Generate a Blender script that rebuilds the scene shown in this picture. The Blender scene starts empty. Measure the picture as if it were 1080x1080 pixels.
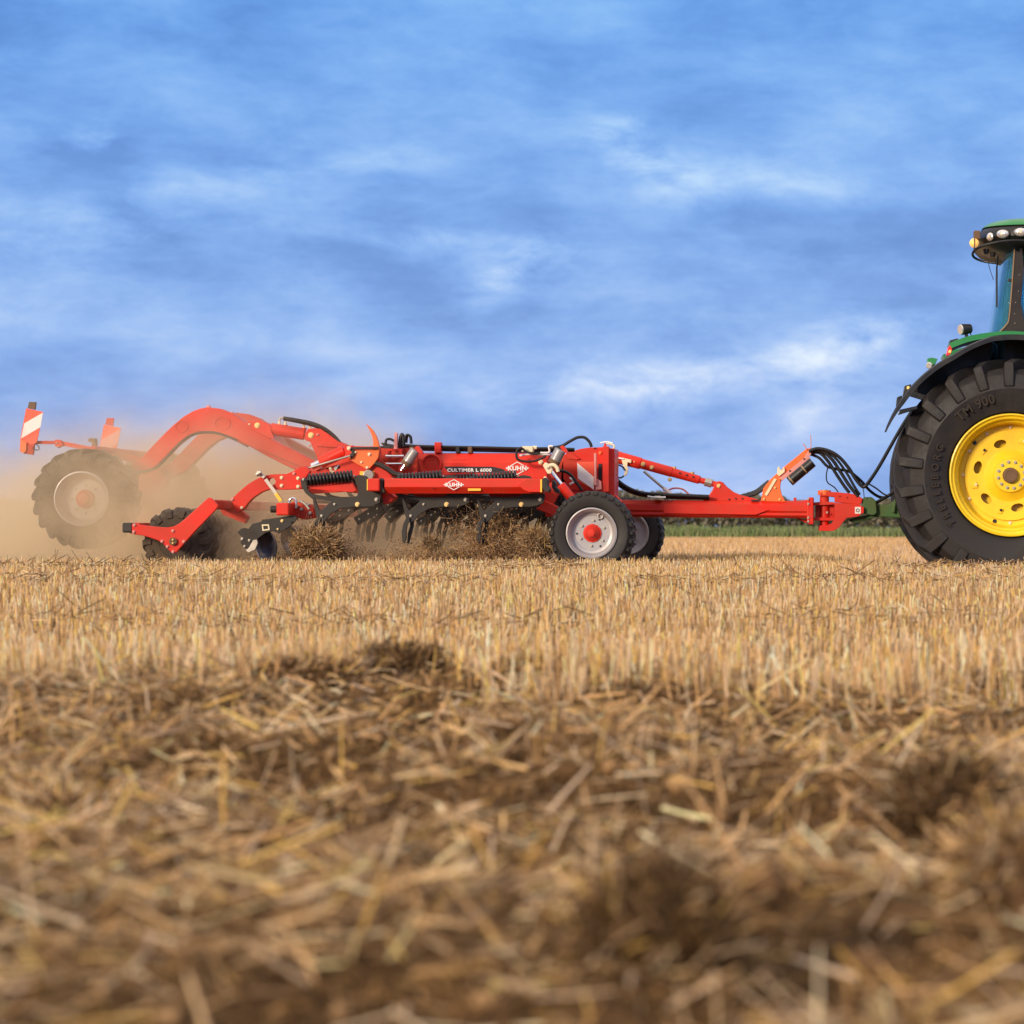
import bpy, bmesh, math, random
import numpy as np
from mathutils import Vector, Matrix
from mathutils.geometry import tessellate_polygon
random.seed(7)
SC = bpy.context.scene
COL = SC.collection
R = math.radians

# ------------------------------------------------------------------ camera
CD, CZ, F = 27.0, 0.54, 3186.0          # camera stands 27 m from the near face of the tractor wheel
cam = bpy.data.cameras.new("camera")
camo = bpy.data.objects.new("camera", cam)
COL.objects.link(camo)
camo.location = (0, -CD, CZ)
camo.rotation_euler = (R(90), 0, 0)
cam.sensor_width = 36.0
cam.lens = 36.0 * F / 1080.0
cam.shift_x = -349 / 1080.0
cam.shift_y = 18 / 1080.0
cam.clip_start = 0.3
cam.clip_end = 6000
cam.dof.use_dof = True
cam.dof.focus_distance = 25.8
cam.dof.aperture_fstop = 4.6
SC.camera = camo

# ------------------------------------------------------------------ light
SUN_EL, SUN_AZ = R(15), R(212)           # azimuth measured from +Y (view direction) clockwise: behind the camera, left
sd = Vector((math.sin(SUN_AZ) * math.cos(SUN_EL), math.cos(SUN_AZ) * math.cos(SUN_EL), math.sin(SUN_EL)))
sl = bpy.data.lights.new("sun", 'SUN')
sl.energy = 3.0
sl.angle = R(12)
sl.color = (1.0, 0.81, 0.57)
so = bpy.data.objects.new("sun", sl)
so.rotation_euler = (-sd).to_track_quat('-Z', 'Y').to_euler()
so.location = (-20, -40, 30)
COL.objects.link(so)

world = bpy.data.worlds.new("World")
SC.world = world
world.use_nodes = True
wn, wl = world.node_tree.nodes, world.node_tree.links
bg = wn["Background"]
bg.inputs[1].default_value = 0.1
sky = wn.new("ShaderNodeTexSky")
sky.sky_type = 'NISHITA'
sky.sun_disc = False
sky.sun_elevation = SUN_EL
sky.sun_rotation = SUN_AZ
sky.air_density = 1.4
sky.ozone_density = 3.0
tc = wn.new("ShaderNodeTexCoord")


def wmath(op, a, b=None, c=None):
    n = wn.new("ShaderNodeMath"); n.operation = op
    for i, v in enumerate((a, b, c)):
        if v is None: continue
        if isinstance(v, (int, float)): n.inputs[i].default_value = v
        else: wl.new(v, n.inputs[i])
    return n.outputs[0]


def wnoise(scale, sx, sz, detail, rough, dist, off=0.0):
    m = wn.new("ShaderNodeMapping"); m.inputs["Scale"].default_value = (sx, sx * 0.6, sz)
    m.inputs["Location"].default_value = (off, off * 0.3, off * 0.7)
    wl.new(tc.outputs["Generated"], m.inputs[0])
    n = wn.new("ShaderNodeTexNoise"); n.inputs["Scale"].default_value = scale
    n.inputs["Detail"].default_value = detail; n.inputs["Roughness"].default_value = rough
    n.inputs["Distortion"].default_value = dist
    wl.new(m.outputs[0], n.inputs["Vector"])
    return n.outputs["Fac"]


def wramp(fac, stops):
    n = wn.new("ShaderNodeValToRGB"); e = n.color_ramp.elements
    while len(e) < len(stops): e.new(0.5)
    for i, (p, c) in enumerate(stops):
        e[i].position = p; e[i].color = (*c, 1)
    wl.new(fac, n.inputs[0])
    return n.outputs[0]


def wmix(fac, a, b, mode='MIX'):
    n = wn.new("ShaderNodeMix"); n.data_type = 'RGBA'; n.blend_type = mode
    for s, v in ((0, fac), (6, a), (7, b)):
        if isinstance(v, (int, float)): n.inputs[s].default_value = v
        elif isinstance(v, tuple): n.inputs[s].default_value = (*v, 1)
        else: wl.new(v, n.inputs[s])
    return n.outputs[2]


def wscale(c, k):
    n = wn.new("ShaderNodeVectorMath"); n.operation = 'SCALE'
    wl.new(c, n.inputs[0]); n.inputs[3].default_value = k
    return n.outputs[0]


sep = wn.new("ShaderNodeSeparateXYZ")
wl.new(tc.outputs["Generated"], sep.inputs[0])
dx, dy, dz = sep.outputs[0], sep.outputs[1], sep.outputs[2]
n1 = wnoise(1.0, 8.5, 30, 10, 0.58, 0.12, 3.7)     # broad bands of stratus
n2 = wnoise(1.0, 30, 70, 10, 0.64, 0.25, 11.3)       # wisps
n3 = wnoise(1.0, 3.0, 9, 3, 0.5, 0.0, 5.1)
blend = wmath('ADD', wmath('MULTIPLY', n1, 0.66), wmath('MULTIPLY', n2, 0.34))
blend = wmath('ADD', blend, wmath('MULTIPLY', wmath('SUBTRACT', n3, 0.5), 0.35))


def puff(az, el, ra, re, slope=0.0, amp=1.0):
    # a brighter break in the cloud sheet at one direction of the sky
    a = wmath('SUBTRACT', dx, az)
    e = wmath('SUBTRACT', wmath('SUBTRACT', dz, el), wmath('MULTIPLY', a, slope))
    q = wmath('ADD', wmath('POWER', wmath('ABSOLUTE', wmath('DIVIDE', a, ra)), 2.0),
              wmath('POWER', wmath('ABSOLUTE', wmath('DIVIDE', e, re)), 2.0))
    return wmath('MULTIPLY', wmath('EXPONENT', wmath('MULTIPLY', q, -1.0)), amp)


PUFFS = [(540, 290, 45, 22, .5, .8), (690, 180, 60, 26, -.45, .8), (655, 140, 30, 12, .2, .6), (690, 405, 130, 24, .12, .75),
         (890, 365, 70, 26, .25, .9), (860, 425, 40, 20, .8, .6), (140, 163, 40, 9, 0, .7), (120, 255, 120, 30, .1, .35),
         (500, 262, 110, 16, -.1, .4), (820, 190, 110, 20, -.1, .35), (250, 200, 90, 26, .1, .25), (420, 180, 60, 16, 0, .3)]
psum = None
for (x, y, rx, ry, s, amp) in PUFFS:
    v = puff((x - 889) / F, (558 - y) / F, rx / F, ry / F, s, amp)
    psum = v if psum is None else wmath('ADD', psum, v)
psum = wmath('MULTIPLY', psum, wmath('SUBTRACT', wmath('MULTIPLY', n2, 3.2), 0.95))
val = wmath('ADD', blend, wmath('MULTIPLY', psum, 0.33))
cloud = wramp(val, [(0.28, (.12, .23, .54)), (0.40, (.17, .30, .65)), (0.48, (.23, .38, .75)), (0.56, (.32, .465, .81)), (0.68, (.50, .60, .86)), (0.9, (.86, .86, .92))])
elev = wmath('MINIMUM', wmath('MAXIMUM', wmath('DIVIDE', dz, 0.18), 0.0), 1.0)
cloud = wmix(elev, wmix(1.0, cloud, (.98, .99, 1.0), 'MULTIPLY'), wmix(1.0, cloud, (.42, .72, .92), 'MULTIPLY'))
high_fill = wmath('MINIMUM', wmath('MAXIMUM', wmath('MULTIPLY', wmath('SUBTRACT', dz, 0.2), 2.2), 0.0), 1.0)
cloud = wmix(high_fill, cloud, (1.06, .97, .90))  # unseen upper cloud made brighter and warmer to add fill light
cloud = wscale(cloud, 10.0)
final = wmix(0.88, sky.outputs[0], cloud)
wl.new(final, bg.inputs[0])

SC.view_settings.view_transform = 'Standard'
SC.view_settings.look = 'None'
SC.view_settings.exposure = 0.30
SC.view_settings.gamma = 1
SC.view_settings.use_curve_mapping = False
SC.render.engine = 'CYCLES'
SC.cycles.use_denoising = True
SC.cycles.max_bounces = 6
SC.cycles.volume_bounces = 3
SC.cycles.volume_step_rate = 2.0
SC.cycles.volume_max_steps = 96
SC.cycles.transparent_max_bounces = 8
SC.cycles.sample_clamp_indirect = 6

# ------------------------------------------------------------------ materials


def material(name, color, rough=.5, metal=0.0, coat=0.0, spec=.5, var=.0, vscale=6.0, dust=0.0, dustcol=(.36, .24, .13), bump=0.0, bscale=60, attr=False, emit=None, subs=0.0, dustscale=3.0, vcol2=None):
    m = bpy.data.materials.new(name); m.use_nodes = True
    N, L = m.node_tree.nodes, m.node_tree.links
    b = N["Principled BSDF"]
    b.inputs["Roughness"].default_value = rough
    b.inputs["Metallic"].default_value = metal
    b.inputs["Coat Weight"].default_value = coat
    b.inputs["Coat Roughness"].default_value = .15
    b.inputs["Specular IOR Level"].default_value = spec
    tcn = N.new("ShaderNodeTexCoord")
    src = None

    def noise(s, d=4, r=.6):
        n = N.new("ShaderNodeTexNoise"); n.inputs["Scale"].default_value = s
        n.inputs["Detail"].default_value = d; n.inputs["Roughness"].default_value = r
        L.new(tcn.outputs["Object"], n.inputs["Vector"]); return n.outputs["Fac"]

    def mix(f, a, c, mode='MIX'):
        n = N.new("ShaderNodeMix"); n.data_type = 'RGBA'; n.blend_type = mode
        for s, v in ((0, f), (6, a), (7, c)):
            if isinstance(v, (int, float)): n.inputs[s].default_value = v
            elif isinstance(v, tuple): n.inputs[s].default_value = (*v, 1)
            else: L.new(v, n.inputs[s])
        return n.outputs[2]

    def ramp(f, p0, p1, v0=0., v1=1.):
        n = N.new("ShaderNodeMapRange"); n.inputs[1].default_value = p0; n.inputs[2].default_value = p1
        n.inputs[3].default_value = v0; n.inputs[4].default_value = v1; L.new(f, n.inputs[0]); return n.outputs[0]
    if attr:
        a = N.new("ShaderNodeAttribute"); a.attribute_name = "tint"; src = a.outputs["Color"]
    else:
        src = color
    if var:
        c2 = vcol2 or tuple(c * (1 - var) for c in color)
        src = mix(ramp(noise(vscale), .3, .7), src, c2)
    if dust:
        src = mix(ramp(noise(dustscale, 8, .7), .42, .75, dust * .25, dust), src, dustcol)
        rr = ramp(noise(dustscale, 8, .7), .42, .75, rough, min(1, rough + .4))
        L.new(rr, b.inputs["Roughness"])
    if isinstance(src, tuple): b.inputs["Base Color"].default_value = (*src, 1)
    else: L.new(src, b.inputs["Base Color"])
    if bump:
        bn = N.new("ShaderNodeBump"); bn.inputs["Strength"].default_value = bump; bn.inputs["Distance"].default_value = .01
        L.new(noise(bscale, 6, .65), bn.inputs["Height"]); L.new(bn.outputs[0], b.inputs["Normal"])
    if emit:
        b.inputs["Emission Color"].default_value = (*emit[0], 1); b.inputs["Emission Strength"].default_value = emit[1]
    if subs:
        tr = N.new("ShaderNodeBsdfTranslucent"); ms = N.new("ShaderNodeMixShader"); ms.inputs[0].default_value = subs
        if isinstance(src, tuple): tr.inputs[0].default_value = (*src, 1)
        else: L.new(src, tr.inputs[0])
        L.new(b.outputs[0], ms.inputs[1]); L.new(tr.outputs[0], ms.inputs[2])
        L.new(ms.outputs[0], N["Material Output"].inputs[0])
    return m


M = dict(
    red=material("red_paint", (.72, .014, .004), .40, coat=.08, spec=.28, var=.4, vscale=2.5, vcol2=(.54, .010, .003), dust=.15, dustscale=5, bump=.05, bscale=40),
    redd=material("dusty_dark_red_paint", (.58, .014, .005), .45, coat=.03, spec=.25, var=.3, vscale=3, dust=.2, bump=.05),  # darker, dustier red; also paints the shadow on the mast
    black=material("black_steel", (.014, .012, .011), .42, spec=.4, dust=.3, dustcol=(.075, .045, .025), bump=.1),
    blackc=material("black_plastic", (.009, .009, .011), .32, dust=.12, dustcol=(.06, .04, .03)),
    hose=material("rubber_hose", (.008, .008, .010), .4, spec=.4, dust=.1, dustcol=(.06, .04, .03)),
    rubber=material("tyre_rubber", (.012, .012, .015), .55, spec=.4, dust=.55, dustcol=(.052, .036, .026), bump=.3, bscale=70, dustscale=4),
    rubberd=material("dusty_tyre_rubber", (.03, .025, .022), .85, dust=.8, dustcol=(.14, .09, .05), bump=.3, bscale=60),
    emboss=material("embossed_rubber", (.022, .015, .012), .8, dust=.4, dustcol=(.05, .032, .022)),
    yellow=material("yellow_paint", (.92, .65, .010), .38, coat=.15, var=.2, vscale=5, vcol2=(.84, .52, .008), dust=.14, dustcol=(.45, .25, .05), bump=.04),
    green=material("green_paint", (.010, .20, .045), .3, coat=.3, dust=.02),
    greend=material("worn_green_paint", (.018, .10, .016), .5, var=.5, vcol2=(.04, .09, .02), dust=.4, dustcol=(.12, .09, .04)),
    silver=material("silver_rim_paint", (.38, .385, .42), .4, metal=.3, dust=.45, dustcol=(.45, .32, .22)),
    chrome=material("chrome_rod", (.8, .8, .8), .12, metal=1),
    steel=material("bare_steel", (.45, .42, .38), .4, metal=.8, dust=.3),
    zinc=material("yellow_zinc", (.75, .52, .22), .35, metal=.7, dust=.2),
    cream=material("cream_paint", (.80, .68, .45), .5, dust=.15),
    grey=material("grey_canister", (.30, .29, .31), .35, metal=.4, coat=.3, dust=.2),
    white=material("white_marking", (.82, .80, .80), .5, dust=.08),
    boardw=material("reflective_white", (.80, .72, .70), .5, dust=.2),
    boardr=material("reflective_red", (.80, .06, .02), .4, dust=.2),
    sticker_glint=material("yellow_sticker", (.85, .5, .04), .5),  # sticker yellow; also colours the painted lit edge on the cross tube
    decal=material("black_decal", (.02, .012, .012), .35),
    disc=material("blued_disc_steel", (.05, .06, .10), .3, metal=.7, dust=.5, dustcol=(.12, .08, .06)),
    pink=material("faded_pink_edge", (.68, .26, .24), .5, dust=.2),
    orange=material("orange_paint", (.85, .14, .02), .4, dust=.1),
    amber=material("lit_amber_lens", (.9, .5, .1), .3, emit=((1.0, .55, .16), .55)),
    tail=material("red_tail_lens", (.75, .02, .02), .2, coat=.5, emit=((1, .03, .02), .25)),
    lens=material("clear_lamp_lens", (.75, .72, .70), .15, metal=.6, coat=1),
    brown=material("brown_cap", (.10, .045, .02), .6, dust=.3, bump=.2),
    pillar=material("cab_pillar", (.012, .007, .006), .4, dust=.12, dustcol=(.06,.03,.02)),
    seal=material("tan_window_seal", (.28, .17, .09), .6),
    interior=material("cab_interior", (.02, .02, .022), .7),
)
g = bpy.data.materials.new("tinted_glass"); g.use_nodes = True
b = g.node_tree.nodes["Principled BSDF"]
b.inputs["Base Color"].default_value = (.10, .42, .60, 1); b.inputs["Roughness"].default_value = .04
b.inputs["Transmission Weight"].default_value = .75; b.inputs["IOR"].default_value = 1.05
b.inputs["Specular IOR Level"].default_value = 1.0; b.inputs["Coat Weight"].default_value = .6; b.inputs["Coat Roughness"].default_value = .03
M['glass'] = g

# ------------------------------------------------------------------ helpers


def SX(x, Y): return (x - 889.0) * (CD + Y) / F
def SZ(y, Y): return CZ - (y - 558.0) * (CD + Y) / F
def PT(x, y, Y): return Vector((SX(x, Y), Y, SZ(y, Y)))
def PXL(p, Y): return p * (CD + Y) / F


ROOTLOC = {}


def thing(name, label, cat, loc=(0, 0, 0), group=None, kind=None):
    o = bpy.data.objects.new(name, None); COL.objects.link(o); o.location = loc
    o.empty_display_size = .1
    o['label'] = label; o['category'] = cat
    if group: o['group'] = group
    if kind: o['kind'] = kind
    ROOTLOC[o.name] = Vector(loc)
    return o


def link(name, me, mat, parent=None, label=None):
    o = bpy.data.objects.new(name, me); COL.objects.link(o)
    if mat is not None: me.materials.append(M[mat] if isinstance(mat, str) else mat)
    if parent is not None:
        o.parent = parent
        if parent.name in ROOTLOC: o.matrix_parent_inverse = Matrix.Translation(-ROOTLOC[parent.name])
    if label: o['label'] = label
    return o


def holder(name, parent):
    o = bpy.data.objects.new(name, None); COL.objects.link(o); o.parent = parent
    o.empty_display_size = .1
    o.matrix_parent_inverse = Matrix.Translation(-ROOTLOC[parent.name])
    return o


def from_bm(name, bm, mat, parent=None, smooth=False, bevel=0, seg=2, label=None, angle=35):
    bmesh.ops.recalc_face_normals(bm, faces=bm.faces)
    me = bpy.data.meshes.new(name); bm.to_mesh(me); bm.free()
    if smooth:
        me.polygons.foreach_set("use_smooth", [True] * len(me.polygons))
        me.set_sharp_from_angle(angle=R(angle))
    o = link(name, me, mat, parent, label)
    if bevel:
        md = o.modifiers.new("bevel", 'BEVEL'); md.width = bevel; md.segments = seg; md.limit_method = 'ANGLE'; md.angle_limit = R(35)
    return o


def prism_bm(outer, holes, Y0, Y1, bm=None):
    """polygon in world (X,Z) extruded from Y0 to Y1"""
    bm = bm or bmesh.new()
    loops = [outer] + list(holes)
    tri = tessellate_polygon([[Vector((p[0], p[1], 0)) for p in l] for l in loops])
    flat = [p for l in loops for p in l]
    f = [bm.verts.new((p[0], Y0, p[1])) for p in flat]
    k = [bm.verts.new((p[0], Y1, p[1])) for p in flat]
    for t in tri:
        try:
            bm.faces.new([f[i] for i in t]); bm.faces.new([k[i] for i in reversed(t)])
        except ValueError: pass
    s = 0
    for l in loops:
        n = len(l)
        for i in range(n):
            a, c = s + i, s + (i + 1) % n
            bm.faces.new((f[a], f[c], k[c], k[a]))
        s += n
    return bm


def pxpoly(pts, Y): return [(SX(x, Y), SZ(y, Y)) for x, y in pts]


def plate(name, pts, Y, thick, mat, parent, holes=(), bevel=.004, label=None):
    bm = prism_bm(pxpoly(pts, Y), [pxpoly(h, Y) for h in holes], Y, Y + thick)
    return from_bm(name, bm, mat, parent, bevel=bevel, label=label)


def circ(x, y, r, n=20, ry=None): return [(x + r * math.cos(i * 2 * math.pi / n), y + (ry or r) * math.sin(i * 2 * math.pi / n)) for i in range(n)]


def ring_frame(d):
    d = d.normalized()
    a = Vector((0, 0, 1)) if abs(d.z) < .9 else Vector((0, 1, 0))
    u = d.cross(a).normalized(); return u, d.cross(u).normalized()


def add_cyl(bm, p0, p1, r0, r1=None, n=16, caps=True):
    r1 = r0 if r1 is None else r1
    u, v = ring_frame(p1 - p0)
    A = [bm.verts.new(p0 + (u * math.cos(t) + v * math.sin(t)) * r0) for t in [i * 2 * math.pi / n for i in range(n)]]
    B = [bm.verts.new(p1 + (u * math.cos(t) + v * math.sin(t)) * r1) for t in [i * 2 * math.pi / n for i in range(n)]]
    for i in range(n): bm.faces.new((A[i], A[(i + 1) % n], B[(i + 1) % n], B[i]))
    if caps: bm.faces.new(A); bm.faces.new(list(reversed(B)))
    return bm


def cyl(name, p0, p1, r, mat, parent, r1=None, n=16, bevel=.003):
    return from_bm(name, add_cyl(bmesh.new(), p0, p1, r, r1, n), mat, parent, smooth=True, bevel=bevel)


def catmull(P, k=6):
    P = [Vector(p) for p in P]; out = []
    Q = [P[0] * 2 - P[1]] + P + [P[-1] * 2 - P[-2]]
    for i in range(1, len(Q) - 2):
        a, b_, c, d = Q[i - 1], Q[i], Q[i + 1], Q[i + 2]
        for j in range(k):
            t = j / k
            out.append(.5 * ((2 * b_) + (c - a) * t + (2 * a - 5 * b_ + 4 * c - d) * t * t + (3 * b_ - a - 3 * c + d) * t ** 3))
    out.append(P[-1]); return out


def add_tube(bm, P, r, n=10, closed=False):
    rings = []; u = None
    for i, p in enumerate(P):
        d = (P[min(i + 1, len(P) - 1)] - P[max(i - 1, 0)])
        if closed: d = P[(i + 1) % len(P)] - P[i - 1]
        d.normalize()
        if u is None: u, v = ring_frame(d)
        else:
            u = (u - d * u.dot(d)).normalized(); v = d.cross(u)
        rr = r[i] if isinstance(r, (list, tuple)) else r
        rings.append([bm.verts.new(p + (u * math.cos(t) + v * math.sin(t)) * rr) for t in [j * 2 * math.pi / n for j in range(n)]])
    m = len(rings)
    for i in range(m if closed else m - 1):
        A, B = rings[i], rings[(i + 1) % m]
        for j in range(n): bm.faces.new((A[j], A[(j + 1) % n], B[(j + 1) % n], B[j]))
    if not closed: bm.faces.new(rings[0]); bm.faces.new(list(reversed(rings[-1])))
    return bm


def hose(name, pts, r, mat, parent, Y=None, k=8):
    """pts: (px, py) or (px, py, Y)"""
    P = [PT(p[0], p[1], p[2] if len(p) > 2 else Y) for p in pts]
    return from_bm(name, add_tube(bmesh.new(), catmull(P, k), r), mat, parent, smooth=True, angle=60)


def add_box(bm, c, s, rot=None):
    vs = []
    for i in range(8):
        v = Vector(((i & 1) - .5, ((i >> 1) & 1) - .5, ((i >> 2) & 1) - .5))
        v = Vector((v.x * s[0], v.y * s[1], v.z * s[2]))
        if rot is not None: v = rot @ v
        vs.append(bm.verts.new(Vector(c) + v))
    for f in ((0, 1, 3, 2), (4, 6, 7, 5), (0, 4, 5, 1), (2, 3, 7, 6), (0, 2, 6, 4), (1, 5, 7, 3)): bm.faces.new([vs[i] for i in f])
    return bm


def box(name, c, s, mat, parent, bevel=.004, rot=None):
    return from_bm(name, add_box(bmesh.new(), c, s, rot), mat, parent, bevel=bevel)


def pbox(name, x0, y0, x1, y1, Y, th, mat, parent, bevel=.004, label=None):
    return plate(name, [(x0, y0), (x1, y0), (x1, y1), (x0, y1)], Y, th, mat, parent, bevel=bevel, label=label)


def add_lathe(bm, c, prof, n=96, closed=False):
    rings = []
    for (r, y) in prof:
        rings.append([bm.verts.new((c[0] + r * math.cos(t), c[1] + y, c[2] + r * math.sin(t))) for t in [i * 2 * math.pi / n for i in range(n)]])
    m = len(rings)
    for i in range(m if closed else m - 1):
        A, B = rings[i], rings[(i + 1) % m]
        for j in range(n): bm.faces.new((A[j], A[(j + 1) % n], B[(j + 1) % n], B[j]))
    return bm


def lathe(name, c, prof, mat, parent, n=96, closed=False, angle=30, cap=False):
    bm = add_lathe(bmesh.new(), c, prof, n, closed)
    if cap:
        bm.verts.ensure_lookup_table(); bm.faces.new([bm.verts[i] for i in range(n)])
    return from_bm(name, bm, mat, parent, smooth=True, angle=angle)


BOLT = {}


def bolt(parent, x, y, Y, rp=1.0, mat='zinc', rot=0):
    """hex head bolt on a plate face; shares one mesh per size"""
    r = PXL(rp, Y); key = (round(r, 4), mat)
    if key not in BOLT:
        bm = bmesh.new()
        add_cyl(bm, Vector((0, 0, 0)), Vector((0, -.006, 0)), r, n=14)
        add_cyl(bm, Vector((0, -.0062, 0)), Vector((0, -.018, 0)), r * .72, r * .68, n=6)
        bmesh.ops.recalc_face_normals(bm, faces=bm.faces)
        me = bpy.data.meshes.new("bolt"); bm.to_mesh(me); bm.free(); me.materials.append(M[mat]); BOLT[key] = me
    o = bpy.data.objects.new("bolt", BOLT[key]); COL.objects.link(o)
    p = PT(x, y, Y)
    if parent.name in ROOTLOC: p = p - ROOTLOC[parent.name]
    o.location = p; o.rotation_euler = (0, random.random(), 0); o.parent = parent
    return o


def text_mesh(txt, bold=0.02, extrude=.004, sx=1.0):
    cu = bpy.data.curves.new("lettering", 'FONT'); cu.body = txt; cu.size = 1; cu.offset = bold; cu.extrude = extrude
    cu.space_character = 1.08
    t = bpy.data.objects.new("lettering", cu); COL.objects.link(t)
    bpy.context.view_layer.update()
    dg = bpy.context.evaluated_depsgraph_get()
    me = bpy.data.meshes.new_from_object(t.evaluated_get(dg))
    bpy.data.objects.remove(t); bpy.data.curves.remove(cu)
    return me


def lettering(txt, x0, x1, y0, y1, Y, mat, parent, bold=.02, name="lettering"):
    me = text_mesh(txt, bold)
    n = len(me.vertices); co = np.empty(n * 3); me.vertices.foreach_get("co", co); co = co.reshape(-1, 3)
    mn, mx = co.min(0), co.max(0)
    u = (co[:, 0] - mn[0]) / (mx[0] - mn[0]); v = (co[:, 1] - mn[1]) / (mx[1] - mn[1])
    X0, X1, Z0, Z1 = SX(x0, Y), SX(x1, Y), SZ(y1, Y), SZ(y0, Y)
    out = np.stack([X0 + u * (X1 - X0), Y - .0015 - co[:, 2] * .3, Z0 + v * (Z1 - Z0)], 1)
    me.vertices.foreach_set("co", out.ravel()); me.update()
    return link(name, me, mat, parent)


def curved_lettering(txt, c, r, h, ang_mid, Y, mat, parent, bold=.02, depth=.006, flip=False):
    me = text_mesh(txt, bold, .01)
    n = len(me.vertices); co = np.empty(n * 3); me.vertices.foreach_get("co", co); co = co.reshape(-1, 3)
    mn, mx = co.min(0), co.max(0); s = h / (mx[1] - mn[1]) ; w = (mx[0] - mn[0]) * s
    u = (co[:, 0] - mn[0]) * s - w / 2; v = (co[:, 1] - mn[1]) * s - h / 2
    if flip: a = ang_mid + u / r; rr = r - v
    else: a = ang_mid - u / r; rr = r + v
    out = np.stack([c[0] + rr * np.cos(a), np.where(co[:, 2] > 0, Y - depth, Y + .01), c[2] + rr * np.sin(a)], 1)
    me.vertices.foreach_set("co", out.ravel()); me.update()
    return link("lettering", me, mat, parent)


def mesh_np(name, V, Fq, mat, tint=None, parent=None, smooth=False):
    me = bpy.data.meshes.new(name)
    k = Fq.shape[1]
    me.vertices.add(len(V)); me.vertices.foreach_set("co", np.ascontiguousarray(V, dtype=np.float32).ravel())
    me.loops.add(Fq.size); me.loops.foreach_set("vertex_index", np.ascontiguousarray(Fq, dtype=np.int32).ravel())
    me.polygons.add(len(Fq)); me.polygons.foreach_set("loop_start", np.arange(0, Fq.size, k, dtype=np.int32))
    me.update(calc_edges=True)
    if smooth: me.polygons.foreach_set("use_smooth", np.ones(len(Fq), dtype=bool))
    if tint is not None:
        a = me.attributes.new("tint", 'FLOAT_COLOR', 'POINT')
        c = np.ones((len(V), 4), dtype=np.float32); c[:, :3] = tint
        a.data.foreach_set("color", c.ravel())
    return link(name, me, mat, parent)


rng = np.random.default_rng(11)


def sstep(a, b_, x):
    t = np.clip((x - a) / (b_ - a), 0, 1); return t * t * (3 - 2 * t)


def vnoise(x, y, seed=0):
    xi, yi = np.floor(x), np.floor(y); fx, fy = x - xi, y - yi
    fx, fy = fx * fx * (3 - 2 * fx), fy * fy * (3 - 2 * fy)

    def h(a, c):
        s = np.sin(a * 127.1 + c * 311.7 + seed * 74.7) * 43758.5453
        return s - np.floor(s)
    return (h(xi, yi) * (1 - fx) + h(xi + 1, yi) * fx) * (1 - fy) + (h(xi, yi + 1) * (1 - fx) + h(xi + 1, yi + 1) * fx) * fy - .5


def gz(X, Y):
    """height of the field"""
    X = np.asarray(X, float); Y = np.asarray(Y, float); d = Y + CD
    z = .14 * sstep(11.5, 19, d) * (1 - sstep(31, 40, d))
    z = z - .14 * sstep(-.6, .9, X) * sstep(22.3, 25.4, d) * (1 - sstep(31, 40, d))
    near = 1 - sstep(9.0, 11.5, d)
    edge = 1 - sstep(12, 16, d)
    z = z + near * (.10 * vnoise(X * 1.7, d * 1.3, 1) + .10 * vnoise(X * 4, d * 3, 2) + .035 * vnoise(X * 13, d * 11, 3) + .018 * vnoise(X * 37, d * 31, 4))
    z = z + .035 * np.exp(-((d - 9.3) / .9) ** 2)
    z = z + (1 - near) * (.02 * vnoise(X * 3, d * 3, 5) + .012 * vnoise(X * 11, d * 11, 6)) * (1 - sstep(60, 90, d))
    return z


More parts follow.
